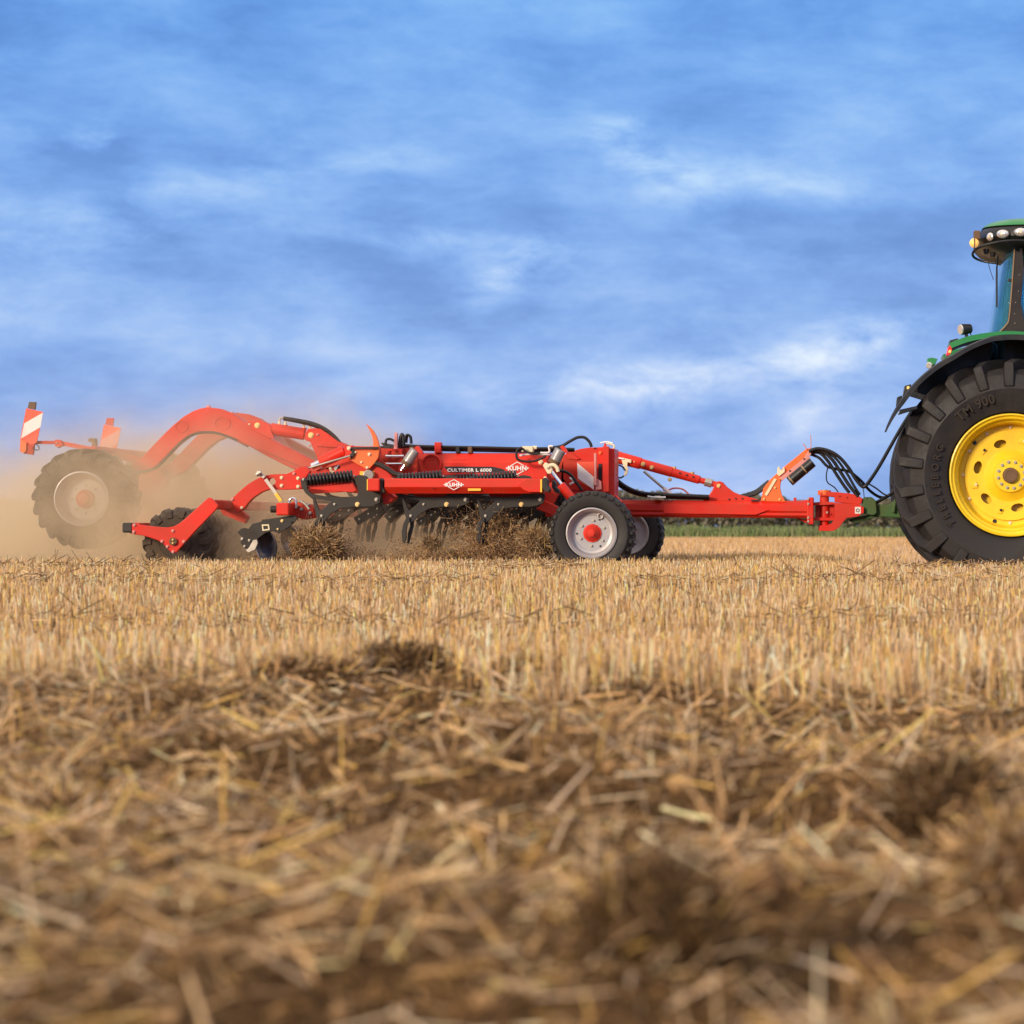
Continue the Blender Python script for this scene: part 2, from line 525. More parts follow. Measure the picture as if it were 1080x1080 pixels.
# ------------------------------------------------------------------ ground: one sheet to the horizon
def build_ground():
    ds = np.concatenate([-np.geomspace(400, 2, 10), np.linspace(0, 2.2, 10), np.geomspace(2.3, 12, 420), np.geomspace(12.05, 60, 220), np.geomspace(62, 3000, 40)])
    t = np.concatenate([-np.geomspace(3.5, .5, 26), np.linspace(-.48, .26, 420), np.geomspace(.28, 3.5, 26)])
    w = np.maximum(np.abs(ds), 2.2)
    X = t[None, :] * w[:, None]; X = X - 0 * X; Y = np.repeat((ds - CD)[:, None], len(t), 1)
    Z = gz(X, Y)
    V = np.stack([X, Y, Z], -1).reshape(-1, 3)
    nr, nc = X.shape; i = np.arange(nr - 1)[:, None] * nc + np.arange(nc - 1)[None, :]
    Fq = np.stack([i, i + 1, i + nc + 1, i + nc], -1).reshape(-1, 4)
    m = bpy.data.materials.new("field_soil"); m.use_nodes = True
    N, L = m.node_tree.nodes, m.node_tree.links; b = N["Principled BSDF"]; b.inputs["Roughness"].default_value = .95
    b.inputs["Specular IOR Level"].default_value = .1
    geo = N.new("ShaderNodeNewGeometry"); sp = N.new("ShaderNodeSeparateXYZ"); L.new(geo.outputs["Position"], sp.inputs[0])

    def noise(s, d=6, sc=(1, 1, 1)):
        mp = N.new("ShaderNodeMapping"); mp.inputs["Scale"].default_value = sc; L.new(geo.outputs["Position"], mp.inputs[0])
        n = N.new("ShaderNodeTexNoise"); n.inputs["Scale"].default_value = s; n.inputs["Detail"].default_value = d; n.inputs["Roughness"].default_value = .7
        L.new(mp.outputs[0], n.inputs["Vector"]); return n.outputs["Fac"]

    def ramp(f, st):
        n = N.new("ShaderNodeValToRGB"); e = n.color_ramp.elements
        while len(e) < len(st): e.new(.5)
        for k, (p, c) in enumerate(st): e[k].position = p; e[k].color = (*c, 1)
        L.new(f, n.inputs[0]); return n.outputs[0]
    soil = ramp(noise(14), [(.3, (.07, .038, .018)), (.5, (.15, .085, .040)), (.7, (.27, .165, .08))])
    far = ramp(noise(1.3, 8, (1, .25, 1)), [(.3, (.46, .29, .155)), (.55, (.56, .37, .20)), (.75, (.66, .46, .26))])
    mr = N.new("ShaderNodeMapRange"); mr.inputs[1].default_value = 8; mr.inputs[2].default_value = 25; L.new(sp.outputs[1], mr.inputs[0])
    mx = N.new("ShaderNodeMix"); mx.data_type = 'RGBA'; L.new(mr.outputs[0], mx.inputs[0]); L.new(soil, mx.inputs[6]); L.new(far, mx.inputs[7])
    L.new(mx.outputs[2], b.inputs["Base Color"])
    bp = N.new("ShaderNodeBump"); bp.inputs["Strength"].default_value = .8; bp.inputs["Distance"].default_value = .03
    L.new(noise(45, 8), bp.inputs["Height"]); L.new(bp.outputs[0], b.inputs["Normal"])
    o = mesh_np("ground", V, Fq, m, smooth=True)
    o['kind'] = 'structure'; o['label'] = 'brown field soil under the stubble and chopped straw'; o['category'] = 'ground'


build_ground()

M['straw'] = material("straw", (.5, .35, .17), .6, attr=True, spec=.3, subs=.18)
M['fibre'] = material("chaff_fibre", (.2, .12, .06), .9, attr=True, spec=.1)
PAL = np.array([(.70, .44, .21), (.78, .535, .29), (.60, .36, .16), (.85, .645, .42), (.40, .235, .11), (.76, .49, .15), (.71, .52, .35)])
PALD = np.array([(.10, .052, .022), (.16, .088, .038), (.24, .135, .055), (.36, .21, .085), (.13, .07, .032)])


def straws(P0, D, length, rad, tint, bend=0.0, S=2, taper=.8):
    """three-sided prisms: P0 start (n,3), D unit direction (n,3)"""
    n = len(P0)
    ref = np.where(np.abs(D[:, 2:3]) > .9, np.array([[1., 0, 0]]), np.array([[0, 0, 1.]]))
    u = np.cross(D, ref); u /= np.linalg.norm(u, axis=1, keepdims=True) + 1e-9
    v = np.cross(D, u)
    ph = rng.uniform(0, 6.28, n)[:, None]; bd = (u * np.cos(ph) + v * np.sin(ph)) * (bend * rng.uniform(.2, 1, n))[:, None] if np.ndim(bend) == 0 else bend
    V = np.empty((n, S + 1, 3, 3))
    for s in range(S + 1):
        t = s / S
        c = P0 + D * (length * t)[:, None] + bd * (length * (t * t))[:, None]
        for k in range(3):
            a = k * 2.0944 + ph
            V[:, s, k] = c + (u * np.cos(a) + v * np.sin(a)) * (rad * (1 - (1 - taper) * t))[:, None]
    base = np.arange(n)[:, None, None] * (S + 1) * 3 + np.arange(S)[None, :, None] * 3
    k = np.arange(3)[None, None, :]; k2 = (k + 1) % 3
    Fq = np.stack([base + k, base + k2, base + 3 + k2, base + 3 + k], -1).reshape(-1, 4)
    T = np.repeat(tint[:, None, :], (S + 1) * 3, 1).reshape(-1, 3)
    return V.reshape(-1, 3), Fq, T


def merge(parts):
    V, Q, T, o = [], [], [], 0
    for v, f, t in parts:
        V.append(v); Q.append(f + o); T.append(t); o += len(v)
    return np.concatenate(V), np.concatenate(Q), np.concatenate(T)


def pick(pal, n, jitter=.18):
    c = pal[rng.integers(0, len(pal), n)]
    return np.clip(c * (1 + rng.normal(0, jitter, (n, 1))), .01, .95)


def field_pts(n, d0, d1, power=1.0, margin=.8):
    """points spread evenly over the trapezoid the lens sees between d0 and d1, with a margin"""
    d = np.sqrt(rng.uniform(d0 ** 2, d1 ** 2, n)) if power == 1 else d0 + (d1 - d0) * rng.uniform(0, 1, n) ** power
    lo, hi = -.285 * d - margin, .065 * d + margin
    return lo + (hi - lo) * rng.uniform(0, 1, n), d - CD


def dirs(n, elev_sigma):
    a = rng.uniform(0, 2 * np.pi, n); e = np.abs(rng.normal(0, elev_sigma, n))
    e = np.minimum(e, 1.3)
    return np.stack([np.cos(a) * np.cos(e), np.sin(a) * np.cos(e), np.sin(e)], 1)


def stuff(o, label, cat):
    o['kind'] = 'stuff'; o['label'] = label; o['category'] = cat


def build_stubble():
    parts = []
    # standing stubble, drilled in rows along X
    n = 105000
    X, Y = field_pts(n, 8.3, 33, margin=1.0)
    Y = np.round(Y / .13) * .13 + rng.normal(0, .018, n) + .02 * np.sin(X * .9)
    d = Y + CD
    keep = rng.uniform(0, 1, n) < sstep(8.2, 9.6, d + vnoise(X * 1.5, Y * 0, 9) * 1.6 + vnoise(X * 5, Y * 2, 10) * 1.0) * (.55 + .45 * (vnoise(X * 2.2, Y * 2.2, 8) > -.2))
    keep &= ~((X < -1.0) & (d > 25.6) & (d < 31)) | (rng.uniform(0, 1, n) < .12)
    # stems crushed flat under the wheels
    X, Y = X[keep], Y[keep]; n = len(X); d = Y + CD
    h = rng.normal(.14, .02, n).clip(.05, .2)
    D = np.stack([rng.normal(0, .13, n), rng.normal(0, .13, n), np.ones(n)], 1); D /= np.linalg.norm(D, axis=1, keepdims=True)
    P = np.stack([X, Y, gz(X, Y) - .01], 1)
    parts.append(straws(P, D, h, rng.uniform(.0022, .0042, n), pick(PAL * 1.16, n, .24), 0.0, 1))
    # leaves and loose straw lying in the stubble
    n = 13000
    X, Y = field_pts(n, 9, 31, margin=1.0)
    D = dirs(n, .35)
    P = np.stack([X, Y, gz(X, Y) + rng.uniform(.0, .05, n)], 1)
    parts.append(straws(P, D, rng.uniform(.05, .24, n), rng.uniform(.0015, .003, n), pick(np.vstack([PAL, PALD]), n), .25, 2))
    # swaths of darker matted residue lying across the stubble
    for (dc, wd, m) in ((22.0, .45, 5200), (17.6, .22, 1500), (13.6, .2, 700)):
        X = rng.uniform(-.30 * dc - 1, .08 * dc + 1, m); Y = dc - CD + rng.normal(0, wd, m) + .3 * np.sin(X * .7)
        kp = vnoise(X * 1.3, Y * 0 + dc, 12) > -.12
        X, Y = X[kp], Y[kp]; m2 = len(X)
        P = np.stack([X, Y, gz(X, Y) + rng.uniform(.05, .15, m2)], 1)
        parts.append(straws(P, dirs(m2, .25), rng.uniform(.04, .15, m2), rng.uniform(.0018, .0035, m2), pick(np.vstack([PALD, PALD, PAL]), m2), .3, 2))
    V, Q, T = merge(parts)
    o = mesh_np("stubble", V, Q, 'straw', T)
    stuff(o, 'pale golden cereal stubble standing in rows before the machine', 'stubble')
    # far stubble behind the machine
    parts = []
    n = 60000
    X, Y = field_pts(n, 33, 165, margin=4, power=1)
    h = rng.uniform(.10, .17, n)
    D = np.stack([rng.normal(0, .15, n), rng.normal(0, .15, n), np.ones(n)], 1); D /= np.linalg.norm(D, axis=1, keepdims=True)
    parts.append(straws(np.stack([X, Y, gz(X, Y) - .01], 1), D, h, rng.uniform(.004, .009, n), pick(PAL * 1.02, n, .12), 0, 1))
    V, Q, T = merge(parts)
    o = mesh_np("far_stubble", V, Q, 'straw', T)
    stuff(o, 'pale tan stubble stretching away behind the drawbar to the grass strip', 'stubble')


build_stubble()


def build_litter():
    parts = []
    n = 125000
    X, Y = field_pts(n, 2.5, 9.9, margin=.7); d = Y + CD
    # straw comes in loose drifts, soil shows between
    dens = vnoise(X * 2.1, d * 1.6, 21) + .6 * vnoise(X * 6, d * 5, 22)
    kp = rng.uniform(0, 1, n) < (.10 + 1.0 * sstep(-.2, .45, dens))
    X, Y = X[kp], Y[kp]; n = len(X)
    D = dirs(n, .28); L = rng.gamma(2.4, .017, n).clip(.012, .22)
    P = np.stack([X, Y, gz(X, Y) + rng.uniform(-.004, .035, n)], 1) - D * (L * .5)[:, None] * np.array([1, 1, 0])
    parts.append(straws(P, D, L, rng.uniform(.0008, .0026, n), pick(np.vstack([PAL, PAL, PAL, PALD, PALD]), n, .30), .12, 2, .75))
    # wide leaf-sheath straws
    n = 3200
    X, Y = field_pts(n, 2.5, 9.8, margin=.7); D = dirs(n, .4); L = rng.gamma(3, .025, n).clip(.03, .2)
    P = np.stack([X, Y, gz(X, Y) + rng.uniform(.01, .045, n)], 1) - D * (L * .5)[:, None] * np.array([1, 1, 0])
    parts.append(straws(P, D, L, rng.uniform(.0022, .0048, n), pick(PAL * 1.15, n, .18), .08, 2, .7))
    # a few stalks left standing
    n = 900
    X, Y = field_pts(n, 5, 10.4, margin=.5); k = vnoise(X * 2.5, Y * 2.5, 33) > .18; X, Y = X[k], Y[k]; n = len(X)
    D = np.stack([rng.normal(0, .25, n), rng.normal(0, .25, n), np.ones(n)], 1); D /= np.linalg.norm(D, axis=1, keepdims=True)
    parts.append(straws(np.stack([X, Y, gz(X, Y) - .01], 1), D, rng.uniform(.07, .15, n), rng.uniform(.002, .0036, n), pick(PAL, n), 0, 1))
    V, Q, T = merge(parts)
    stuff(mesh_np("straw_litter", V, Q, 'straw', T), 'loose chopped straw scattered thickly over the soil close by', 'straw')
    n = 150000
    X, Y = field_pts(n, 2.5, 10.2, margin=.6)
    D = dirs(n, .55); L = rng.uniform(.012, .05, n)
    P = np.stack([X, Y, gz(X, Y) + rng.uniform(-.006, .016, n)], 1)
    V, Q, T = merge([straws(P, D, L, rng.uniform(.0006, .0020, n), pick(PALD, n, .3), .4, 1)])
    stuff(mesh_np("chaff", V, Q, 'fibre', T), 'fine dark brown chaff and crumbled soil matted between the straws', 'chaff')


build_litter()


def rocks(P, size, seed_amp=.35, sub=1):
    bm = bmesh.new(); bmesh.ops.create_icosphere(bm, subdivisions=sub, radius=1)
    B = np.array([v.co[:] for v in bm.verts]); Fc = np.array([[v.index for v in f.verts] for f in bm.faces]); bm.free()
    n, m = len(P), len(B)
    sc = size[:, None] * rng.uniform(.6, 1.2, (n, 3))
    k = 1 + rng.normal(0, seed_amp, (n, m, 1)).clip(-.6, .7)
    V = B[None] * k * sc[:, None, :] + P[:, None, :]
    Q = Fc[None] + (np.arange(n) * m)[:, None, None]
    return V.reshape(-1, 3), Q.reshape(-1, 3)


def build_crumbs():
    PS = np.array([(.11, .06, .028), (.17, .096, .044), (.24, .14, .065), (.13, .072, .036), (.31, .19, .095)])
    parts = []
    for n, lo, hi, sub in ((60000, .0015, .006, 1), (6000, .005, .014, 2), (1100, .012, .030, 2)):
        X, Y = field_pts(n, 2.5, 10.0, margin=.6); d = Y + CD
        dens = vnoise(X * 2.1, d * 1.6, 21) + .6 * vnoise(X * 6, d * 5, 22)
        k = rng.uniform(0, 1, n) < 1.0 - .92 * sstep(-.3, .35, dens); X, Y = X[k], Y[k]; n = len(X)
        sz = lo * (hi / lo) ** rng.uniform(0, 1, n)
        P = np.stack([X, Y, gz(X, Y) + sz * .3 + rng.uniform(0, .014, n)], 1)
        V, Q = rocks(P, sz, .22 if sub == 2 else .3, sub)
        T = np.repeat(pick(PS, n, .25), len(V) // n, 0)
        parts.append((V, Q, T))
    V, Q, T = merge(parts)
    stuff(mesh_np("soil_crumbs", V, Q, 'fibre', T), 'dark crumbly soil crumbs and small clods between the chopped straw', 'soil')


build_crumbs()


def clump(name, x, y, Y, rx, rz, ry, n, label, cat, dark=1.0, up=0.0, pale=.15, onground=True, group=None, fl=.05):
    """matted ball of roots, soil and straw: a lumpy core bristling with curved fibres"""
    c = PT(x, y, Y)
    bm = bmesh.new(); bmesh.ops.create_icosphere(bm, subdivisions=4, radius=1)
    for v in bm.verts:
        p = v.co.copy(); k = .74 + .55 * float(vnoise(p.x * 2.1 + c.x * 9, p.y * 2.1 + p.z * 3.3, 4)) + .3 * float(vnoise(p.x * 7, p.z * 7 + p.y * 5 + c.x, 6)) + .15 * float(vnoise(p.x * 19, p.z * 19 + p.y * 13, 7))
        v.co = Vector((p.x * rx * k, p.y * ry * k, p.z * rz * k)) + c
    core_V = np.array([v.co[:] for v in bm.verts]); core_F = np.array([[v.index for v in f.verts] for f in bm.faces]); bm.free()
    core_Q = np.concatenate([core_F, core_F[:, 2:3]], 1)
    u = rng.normal(0, 1, (n, 3)); u /= np.linalg.norm(u, axis=1, keepdims=True)
    r = rng.uniform(.45, .98, n)[:, None]
    P = u * r * np.array([rx, ry, rz]) * .95 + np.array(c)
    D = u + rng.normal(0, .75, (n, 3)) + np.array([up, 0, abs(up) * .3]); D /= np.linalg.norm(D, axis=1, keepdims=True)
    isp = rng.uniform(0, 1, n) < pale * .6
    T = np.where(isp[:, None], pick(PAL, n), pick(PALD * dark, n, .3))
    s = (rx + rz) * .5
    a = straws(P, D, np.where(isp, rng.uniform(.2, .7, n), rng.uniform(.05, .17, n)) * s, np.where(isp, .0016, .0009) * (1 + rng.uniform(0, .6, n)), T, .6, 3, .5)
    V, Q, T2 = a
    o = mesh_np(name, V, Q, 'fibre', T2)
    nc = n // 5
    u2 = rng.normal(0, 1, (nc, 3)); u2 /= np.linalg.norm(u2, axis=1, keepdims=True)
    P2 = u2 * (rng.uniform(.5, 1.12, (nc, 1)) ** 1.3) * np.array([rx, ry, rz]) + np.array(c)
    Vc, Qc = rocks(P2, s * rng.uniform(.01, .06, nc), .3, 1)
    gr = mesh_np("soil_grains", Vc, Qc, 'fibre', np.repeat(pick(np.array([(.20, .118, .062), (.26, .155, .08), (.15, .09, .05)]) * dark, nc, .25), len(Vc) // nc, 0), parent=o); gr['kind'] = 'stuff'
    o['label'] = label; o['category'] = cat
    if group: o['group'] = group
    tint = np.tile(np.array([.13, .075, .038]) * dark, (len(core_V), 1)) * (1 + .3 * rng.normal(0, 1, (len(core_V), 1))).clip(.4, 1.8)
    me = bpy.data.meshes.new("soil_core")
    me.from_pydata(core_V.tolist(), [], core_F.tolist())
    at = me.attributes.new("tint", 'FLOAT_COLOR', 'POINT'); cc = np.ones((len(core_V), 4), np.float32); cc[:, :3] = tint; at.data.foreach_set("color", cc.ravel())
    k = link("soil_core", me, 'fibre', o)
    return o


def gclump(x, dist, rx, rz, ry, n, label, y=None, lift=.25, **kw):
    Y = dist - CD; X = (x - 889) * dist / F; z = float(gz(X, Y)) + rz * lift
    y = y or 558 - (z - CZ) * F / dist
    return clump("soil_clump", x, y, Y, rx, rz, ry, n, label, 'clump', **kw)


gclump(425, 9.3, .17, .10, .12, 9000, 'low dark straw mound at the front edge of the standing stubble', dark=.6, pale=.06)
gclump(1000, 5.15, .125, .10, .11, 14000, 'shaggy dark brown root clump lying on straw below the tractor wheel', lift=.75, dark=.62, pale=.04)
gclump(690, 3.45, .10, .10, .09, 12000, 'tall blurred brown clump of matted roots nearest the lens', lift=.5, dark=.65, pale=.04)
gclump(830, 8.9, .32, .075, .14, 9000, 'long flat mat of dark residue beside pale straws', dark=.6, pale=.06)
gclump(55, 6.0, .18, .075, .12, 9000, 'brown clump of residue low on the far left of the straw', dark=.9)
gclump(310, 8.9, .24, .07, .14, 9000, 'flat brown tangle beside a tuft of upright straws', dark=1.0)
gclump(1068, 3.9, .09, .09, .08, 8000, 'small brown clump at the lower right corner', dark=.9)

# clumps of soil and straw thrown up by the tines
clump("thrown_clump", 335, 575, -1.45, .21, .155, .18, 22000, 'round brown straw ball thrown up beside the small disc', 'clump', up=.2, pale=.10, dark=1.15)
clump("thrown_clump", 455, 574, -1.15, .085, .07, .10, 5000, 'small brown clod tumbling under the middle of the toolbar', 'clump', dark=.9)
clump("thrown_clump", 525, 570, -1.0, .19, .20, .20, 14000, 'large heap of brown soil bursting up behind the front share', 'clump', up=.5, pale=.05, dark=1.25)
clump("thrown_clump", 562, 576, -1.05, .17, .15, .18, 8000, 'bundle of pale straws and soil thrown up just behind the gauge wheel', 'clump', up=-.6, pale=.4, dark=1.0)
clump("thrown_clump", 485, 586, -1.0, .13, .06, .12, 4000, 'low spread of loosened soil between the two rear shares', 'clump', up=.3, pale=.06, dark=1.2)



def build_spray():
    PS = np.array([(.26, .145, .075), (.32, .18, .09), (.40, .24, .13), (.20, .115, .06)])
    P = []
    for (x0, y0, spread, hgt, m) in ((345, 592, 26, 38, 6200), (455, 592, 22, 24, 3000), (520, 592, 28, 52, 11000), (560, 592, 16, 38, 5000), (430, 592, 60, 9, 2500), (300, 592, 40, 10, 1200), (395, 592, 40, 14, 1800)):
        t = rng.gamma(1.6, .28, m).clip(0, 1.3)
        px_ = x0 + rng.normal(0, 1, m) * spread * (.35 + .5 * t) - 14 * t
        py_ = y0 - hgt * t * rng.uniform(.5, 1, m)
        yy = rng.uniform(-1.45, -.4, m)
        sc = (CD + yy) / F
        P.append(np.stack([(px_ - 889) * sc, yy, CZ - (py_ - 558) * sc], 1))
    P = np.concatenate(P); n = len(P)
    sz = .0016 * (5.0) ** rng.uniform(0, 1, n)
    V, Q = rocks(P, sz, .3, 1); T = np.repeat(pick(PS, n, .25), len(V) // n, 0)
    stuff(mesh_np("flying_soil", V, Q, 'fibre', T), 'spray of brown soil crumbs thrown up along the row of tines', 'soil')
    k = rng.uniform(0, 1, n) < .10; P = P[k]; n = len(P)
    D = rng.normal(0, 1, (n, 3)) + np.array([-.6, 0, .6]); D /= np.linalg.norm(D, axis=1, keepdims=True)
    V, Q, T = straws(P, D, rng.uniform(.02, .11, n), rng.uniform(.0012, .0026, n), pick(PAL, n), .2, 2)
    stuff(mesh_np("flying_straw", V, Q, 'straw', T), 'short pale straws flung up among the soil by the tines', 'straw')


build_spray()

# ------------------------------------------------------------------ hedge, grass strip far behind


def build_background():
    n = 110000; Y0 = 148.0
    X = rng.uniform(-75, 45, n); yy = Y0 + rng.normal(0, 2.2, n)
    top = 1.7 + 1.0 * (vnoise(X * .16, X * 0, 41) + .5) * 1.0 + .55 * vnoise(X * .55, X * 0, 42) + .25 * vnoise(X * 1.7, X * 0, 43)
    z = top * rng.uniform(0, 1, n) ** .85
    c = np.stack([X, yy, z], 1)
    a = rng.normal(0, 1, (n, 3)); a /= np.linalg.norm(a, axis=1, keepdims=True)
    b_ = np.cross(a, rng.normal(0, 1, (n, 3))); b_ /= np.linalg.norm(b_, axis=1, keepdims=True)
    s = rng.uniform(.08, .2, n)[:, None]
    V = np.stack([c - a * s, c - b_ * s * .6, c + a * s, c + b_ * s * .6], 1).reshape(-1, 3)
    Q = np.arange(4 * n).reshape(n, 4)
    pal = np.array([(.11, .12, .075), (.14, .14, .085), (.18, .155, .10), (.13, .115, .085), (.20, .17, .12)])  # leaf tones lightened to carry the distance haze in the colour
    T = np.repeat(pick(pal, n, .2), 4, 0)
    m = material("hedge_leaf", (.08, .09, .05), .8, attr=True, subs=.2, spec=.2)
    o = mesh_np("hedge", V, Q, m, T)
    stuff(o, 'distant dark hedgerow running behind the green strip', 'hedge')
    n = 42000
    X = rng.uniform(-70, 40, n); yy = 142 + rng.uniform(-2, 2, n)
    h = (.70 + .25 * vnoise(X * .8, yy, 51) + .2 * vnoise(X * 3, yy, 52)) * rng.uniform(.55, 1.05, n)
    D = np.stack([rng.normal(0, .16, n), rng.normal(0, .16, n), np.ones(n)], 1); D /= np.linalg.norm(D, axis=1, keepdims=True)
    pal = np.array([(.24, .33, .13), (.30, .38, .15), (.20, .28, .11), (.38, .40, .20), (.30, .31, .17)])
    V, Q, T = straws(np.stack([X, yy, 0 * X], 1), D, h, rng.uniform(.02, .04, n), pick(pal, n, .2), .25, 2, .3)
    o = mesh_np("tall_grass", V, Q, m, T)
    stuff(o, 'strip of tall green grass along the far edge of the stubble', 'grass')


build_background()

# ------------------------------------------------------------------ wheels


def lug_sections(bm, c, secs, a0):
    prev = None
    for (ri, yi, ro, yo, da, dw) in secs:
        a = a0 + da
        q = []
        for (r, y, w) in ((ri, yi, -dw), (ro, yo, -dw * .72), (ro, yo, dw * .72), (ri, yi, dw)):
            q.append(bm.verts.new((c[0] + r * math.cos(a + w), c[1] + y, c[2] + r * math.sin(a + w))))
        if prev is None: bm.faces.new(q)
        else:
            for i in range(4): bm.faces.new((prev[i], prev[(i + 1) % 4], q[(i + 1) % 4], q[i]))
        prev = q
    bm.faces.new(list(reversed(prev)))


def farm_tyre(name, c, Ro, W, rimr, nl, mat, parent, lugh=.06, adv=-.36, dw=.050, phase=0.0):
    k = Ro / 1.05; w = W / .9
    half = [(rimr - .01, .12 * w), (rimr + .02, .06 * w), ((rimr + .9 * k) * .47, .012 * w), ((rimr * .35 + .9 * k * .65), -.012 * w), (.90 * k, .02 * w), (.955 * k, .085 * w), (.98 * k - lugh * .1, .22 * w), (.987 * k - lugh * .1, .45 * w)]
    prof = half + [(r, W - y) for r, y in reversed(half[:-1])]
    bm = add_lathe(bmesh.new(), c, prof, 128)
    for side in (0, 1):
        for i in range(nl):
            a0 = phase + (i + .5 * side) * 2 * math.pi / nl
            secs = [(.79, -.003, .797, -.022, 0, 1.3), (.885, .012, .925, -.022, 0, 1.2), (.93, .05, 1.012, .008, 0, 1.1), (.955, .10, 1.045, .075, .16, 1.0), (.965, .20, 1.05, .20, .42, .9), (.97, .32, 1.05, .32, .72, .85), (.97, .47, 1.05, .47, 1.0, .85)]
            S = []
            for (ri, yi, ro, yo, da, d_) in secs:
                ri, ro = ri * k, ro * k
                yi, yo = yi * w, yo * w
                if side: yi, yo = W - yi, W - yo
                S.append((ri, yi, ro, yo, da * adv, dw * d_))
            lug_sections(bm, c, S, a0)
    return from_bm(name, bm, mat, parent, smooth=True, angle=24, bevel=.006, seg=1)


# ------------------------------------------------------------------ tractor
HUBX, HUBZ = SX(1066.5, 0), SZ(501, 0)
TR = thing("tractor", "big green and yellow tractor towing the red cultivator by its drawbar", "tractor", (HUBX, 1.45, 0))


def rear_wheel(Y0, near):
    w = holder("rear_wheel", TR); c = (HUBX, Y0, HUBZ)
    if not near: c = (HUBX, Y0, HUBZ)
    ty = farm_tyre("tyre", c, 1.05, .9, .545, 22, 'rubber', w, phase=R(173 if near else 171))
    # rim barrel with flange, step and well
    prof = [(.553, .045), (.549, .028), (.540, .025), (.532, .034), (.526, .050), (.508, .055), (.502, .066), (.497, .10), (.478, .115), (.470, .15), (.462, .24), (.448, .26), (.40, .262), (.392, .262)]
    rim = lathe("rim", c, prof, 'yellow', w, 128)
    back = [(.545, .60), (.50, .62), (.47, .5), (.462, .24)]
    lathe("rim_barrel", c, back, 'yellow', w, 96)
    # disc with oval holes
    hs = []
    for i in range(6):
        a = R(107 + 58.8 * i); cx, cz = HUBX + .297 * math.cos(a), HUBZ + .297 * math.sin(a)
        h = []
        for j in range(20):
            t = j * 2 * math.pi / 20; tx, rad = .058 * math.cos(t), .036 * math.sin(t)
            h.append((cx - math.sin(a) * tx + math.cos(a) * rad, cz + math.cos(a) * tx + math.sin(a) * rad))
        hs.append(h)
    outer = [(HUBX + .405 * math.cos(t), HUBZ + .405 * math.sin(t)) for t in [i * 2 * math.pi / 72 for i in range(72)]]
    inner = [(HUBX + .235 * math.cos(t), HUBZ + .235 * math.sin(t)) for t in [i * 2 * math.pi / 48 for i in range(48)]]
    s = Y0
    dpl = from_bm("wheel_disc", prism_bm(outer, hs + [inner], s + .235, s + .252), 'yellow', w, bevel=.004)
    lathe("wheel_dish", c, [(.237, .236), (.21, .222), (.175, .19), (.158, .178), (.152, .158), (.148, .152), (.07, .150), (.0705, .17)], 'yellow', w, 96)
    lathe("hub_cap", c, [(.0705, .17), (.070, .118), (.064, .106), (.045, .102), (.04, .106), (.001, .108)], 'brown', w, 48)
    lathe("rim_cavity", c, [(.40, .26), (.38, .32), (.2, .34), (.05, .34)], 'yellow', w, 64)
    if near:
        for i in range(12):
            a = R(90 + 30 * i + 12); bolt(w, 1066.5 + 14 * math.cos(a), 501 - 14 * math.sin(a), s + .150, 1.7, 'steel')
        for i in range(12):
            a = R(91 + 29.6 * i)
            if i in (5,): continue
            bolt(w, 1066.5 + 50.5 * math.cos(a), 501 - 50.5 * math.sin(a), s + .262, 1.9, 'cream')
        for i in range(6):
            a = R(137 + 58.4 * i); q = []
            for (tx, rd) in ((-.032, .305), (.032, .305), (.022, .355), (-.022, .355)):
                q.append((HUBX + rd * math.cos(a) - math.sin(a) * tx, HUBZ + rd * math.sin(a) + math.cos(a) * tx))
            from_bm("bolt_tab", prism_bm(q, [], s + .222, s + .2346), 'yellow', w, bevel=.004)
            bolt(w, 1066.5 + 38.5 * math.cos(a), 501 - 38.5 * math.sin(a), s + .222, 1.5, 'cream' if i % 2 else 'blackc')
        for a in (137, 252, 17):
            lathe("drain_hole", (HUBX + .434 * math.cos(R(a)), Y0, HUBZ + .434 * math.sin(R(a))), [(.020, .2635), (.020, .2590), (.001, .2590)], 'blackc', w, 20)
        curved_lettering("T R E L L E B O R G", c, .685, .062, R(189), Y0 - .010, 'emboss', w, flip=False, depth=.0016)
        curved_lettering("TM 900", c, .70, .085, R(118), Y0 - .008, 'emboss', w, depth=.0016)
    return w


rear_wheel(0.0, True)
rear_wheel(2.0, False)


def arc_sheet(name, c, r0, a0, a1, Y0, Y1, th, mat, parent, n=48, lip=0.0, rr=None, taper=False):
    """curved sheet around the wheel; lip = folded outer edge"""
    bm = bmesh.new(); prev = None
    for i in range(n + 1):
        t = i / n; a = a0 + (a1 - a0) * t; r = r0 if rr is None else rr(t)
        q = []
        pts = [(r, Y0), (r + th, Y0), (r + th, Y1), (r, Y1)]
        if lip: lp = lip * min(1, t * 7 + .02); pts = [(r + th * .5 - lp, Y0), (r + th * .6, Y0), (r + th, Y0 + .02), (r + th, Y1), (r + th * .6, Y1), (r + th * .6, Y0 + .02), (r + th * .5 - lp, Y0 + .015)]
        yend = Y0 + (Y1 - Y0) * (min(1, .16 + t * 3.4) if taper else 1)
        for (rad, y) in pts: q.append(bm.verts.new((c[0] + rad * math.cos(a), min(y, yend), c[2] + rad * math.sin(a))))
        if prev:
            m = len(q)
            for j in range(m): bm.faces.new((prev[j], prev[(j + 1) % m], q[(j + 1) % m], q[j]))
        else: bm.faces.new(q)
        prev = q
    bm.faces.new(list(reversed(prev)))
    return from_bm(name, bm, mat, parent, smooth=True, angle=40)


HC = (HUBX, 0, HUBZ)


def frad(t):          # fender edge radius follows the photographed edge, tip at t=0
    a = 161 - t * 109
    return float(np.interp(a, [52, 85, 98, 116, 161], [1.262, 1.262, 1.257, 1.200, 1.196])) - .03


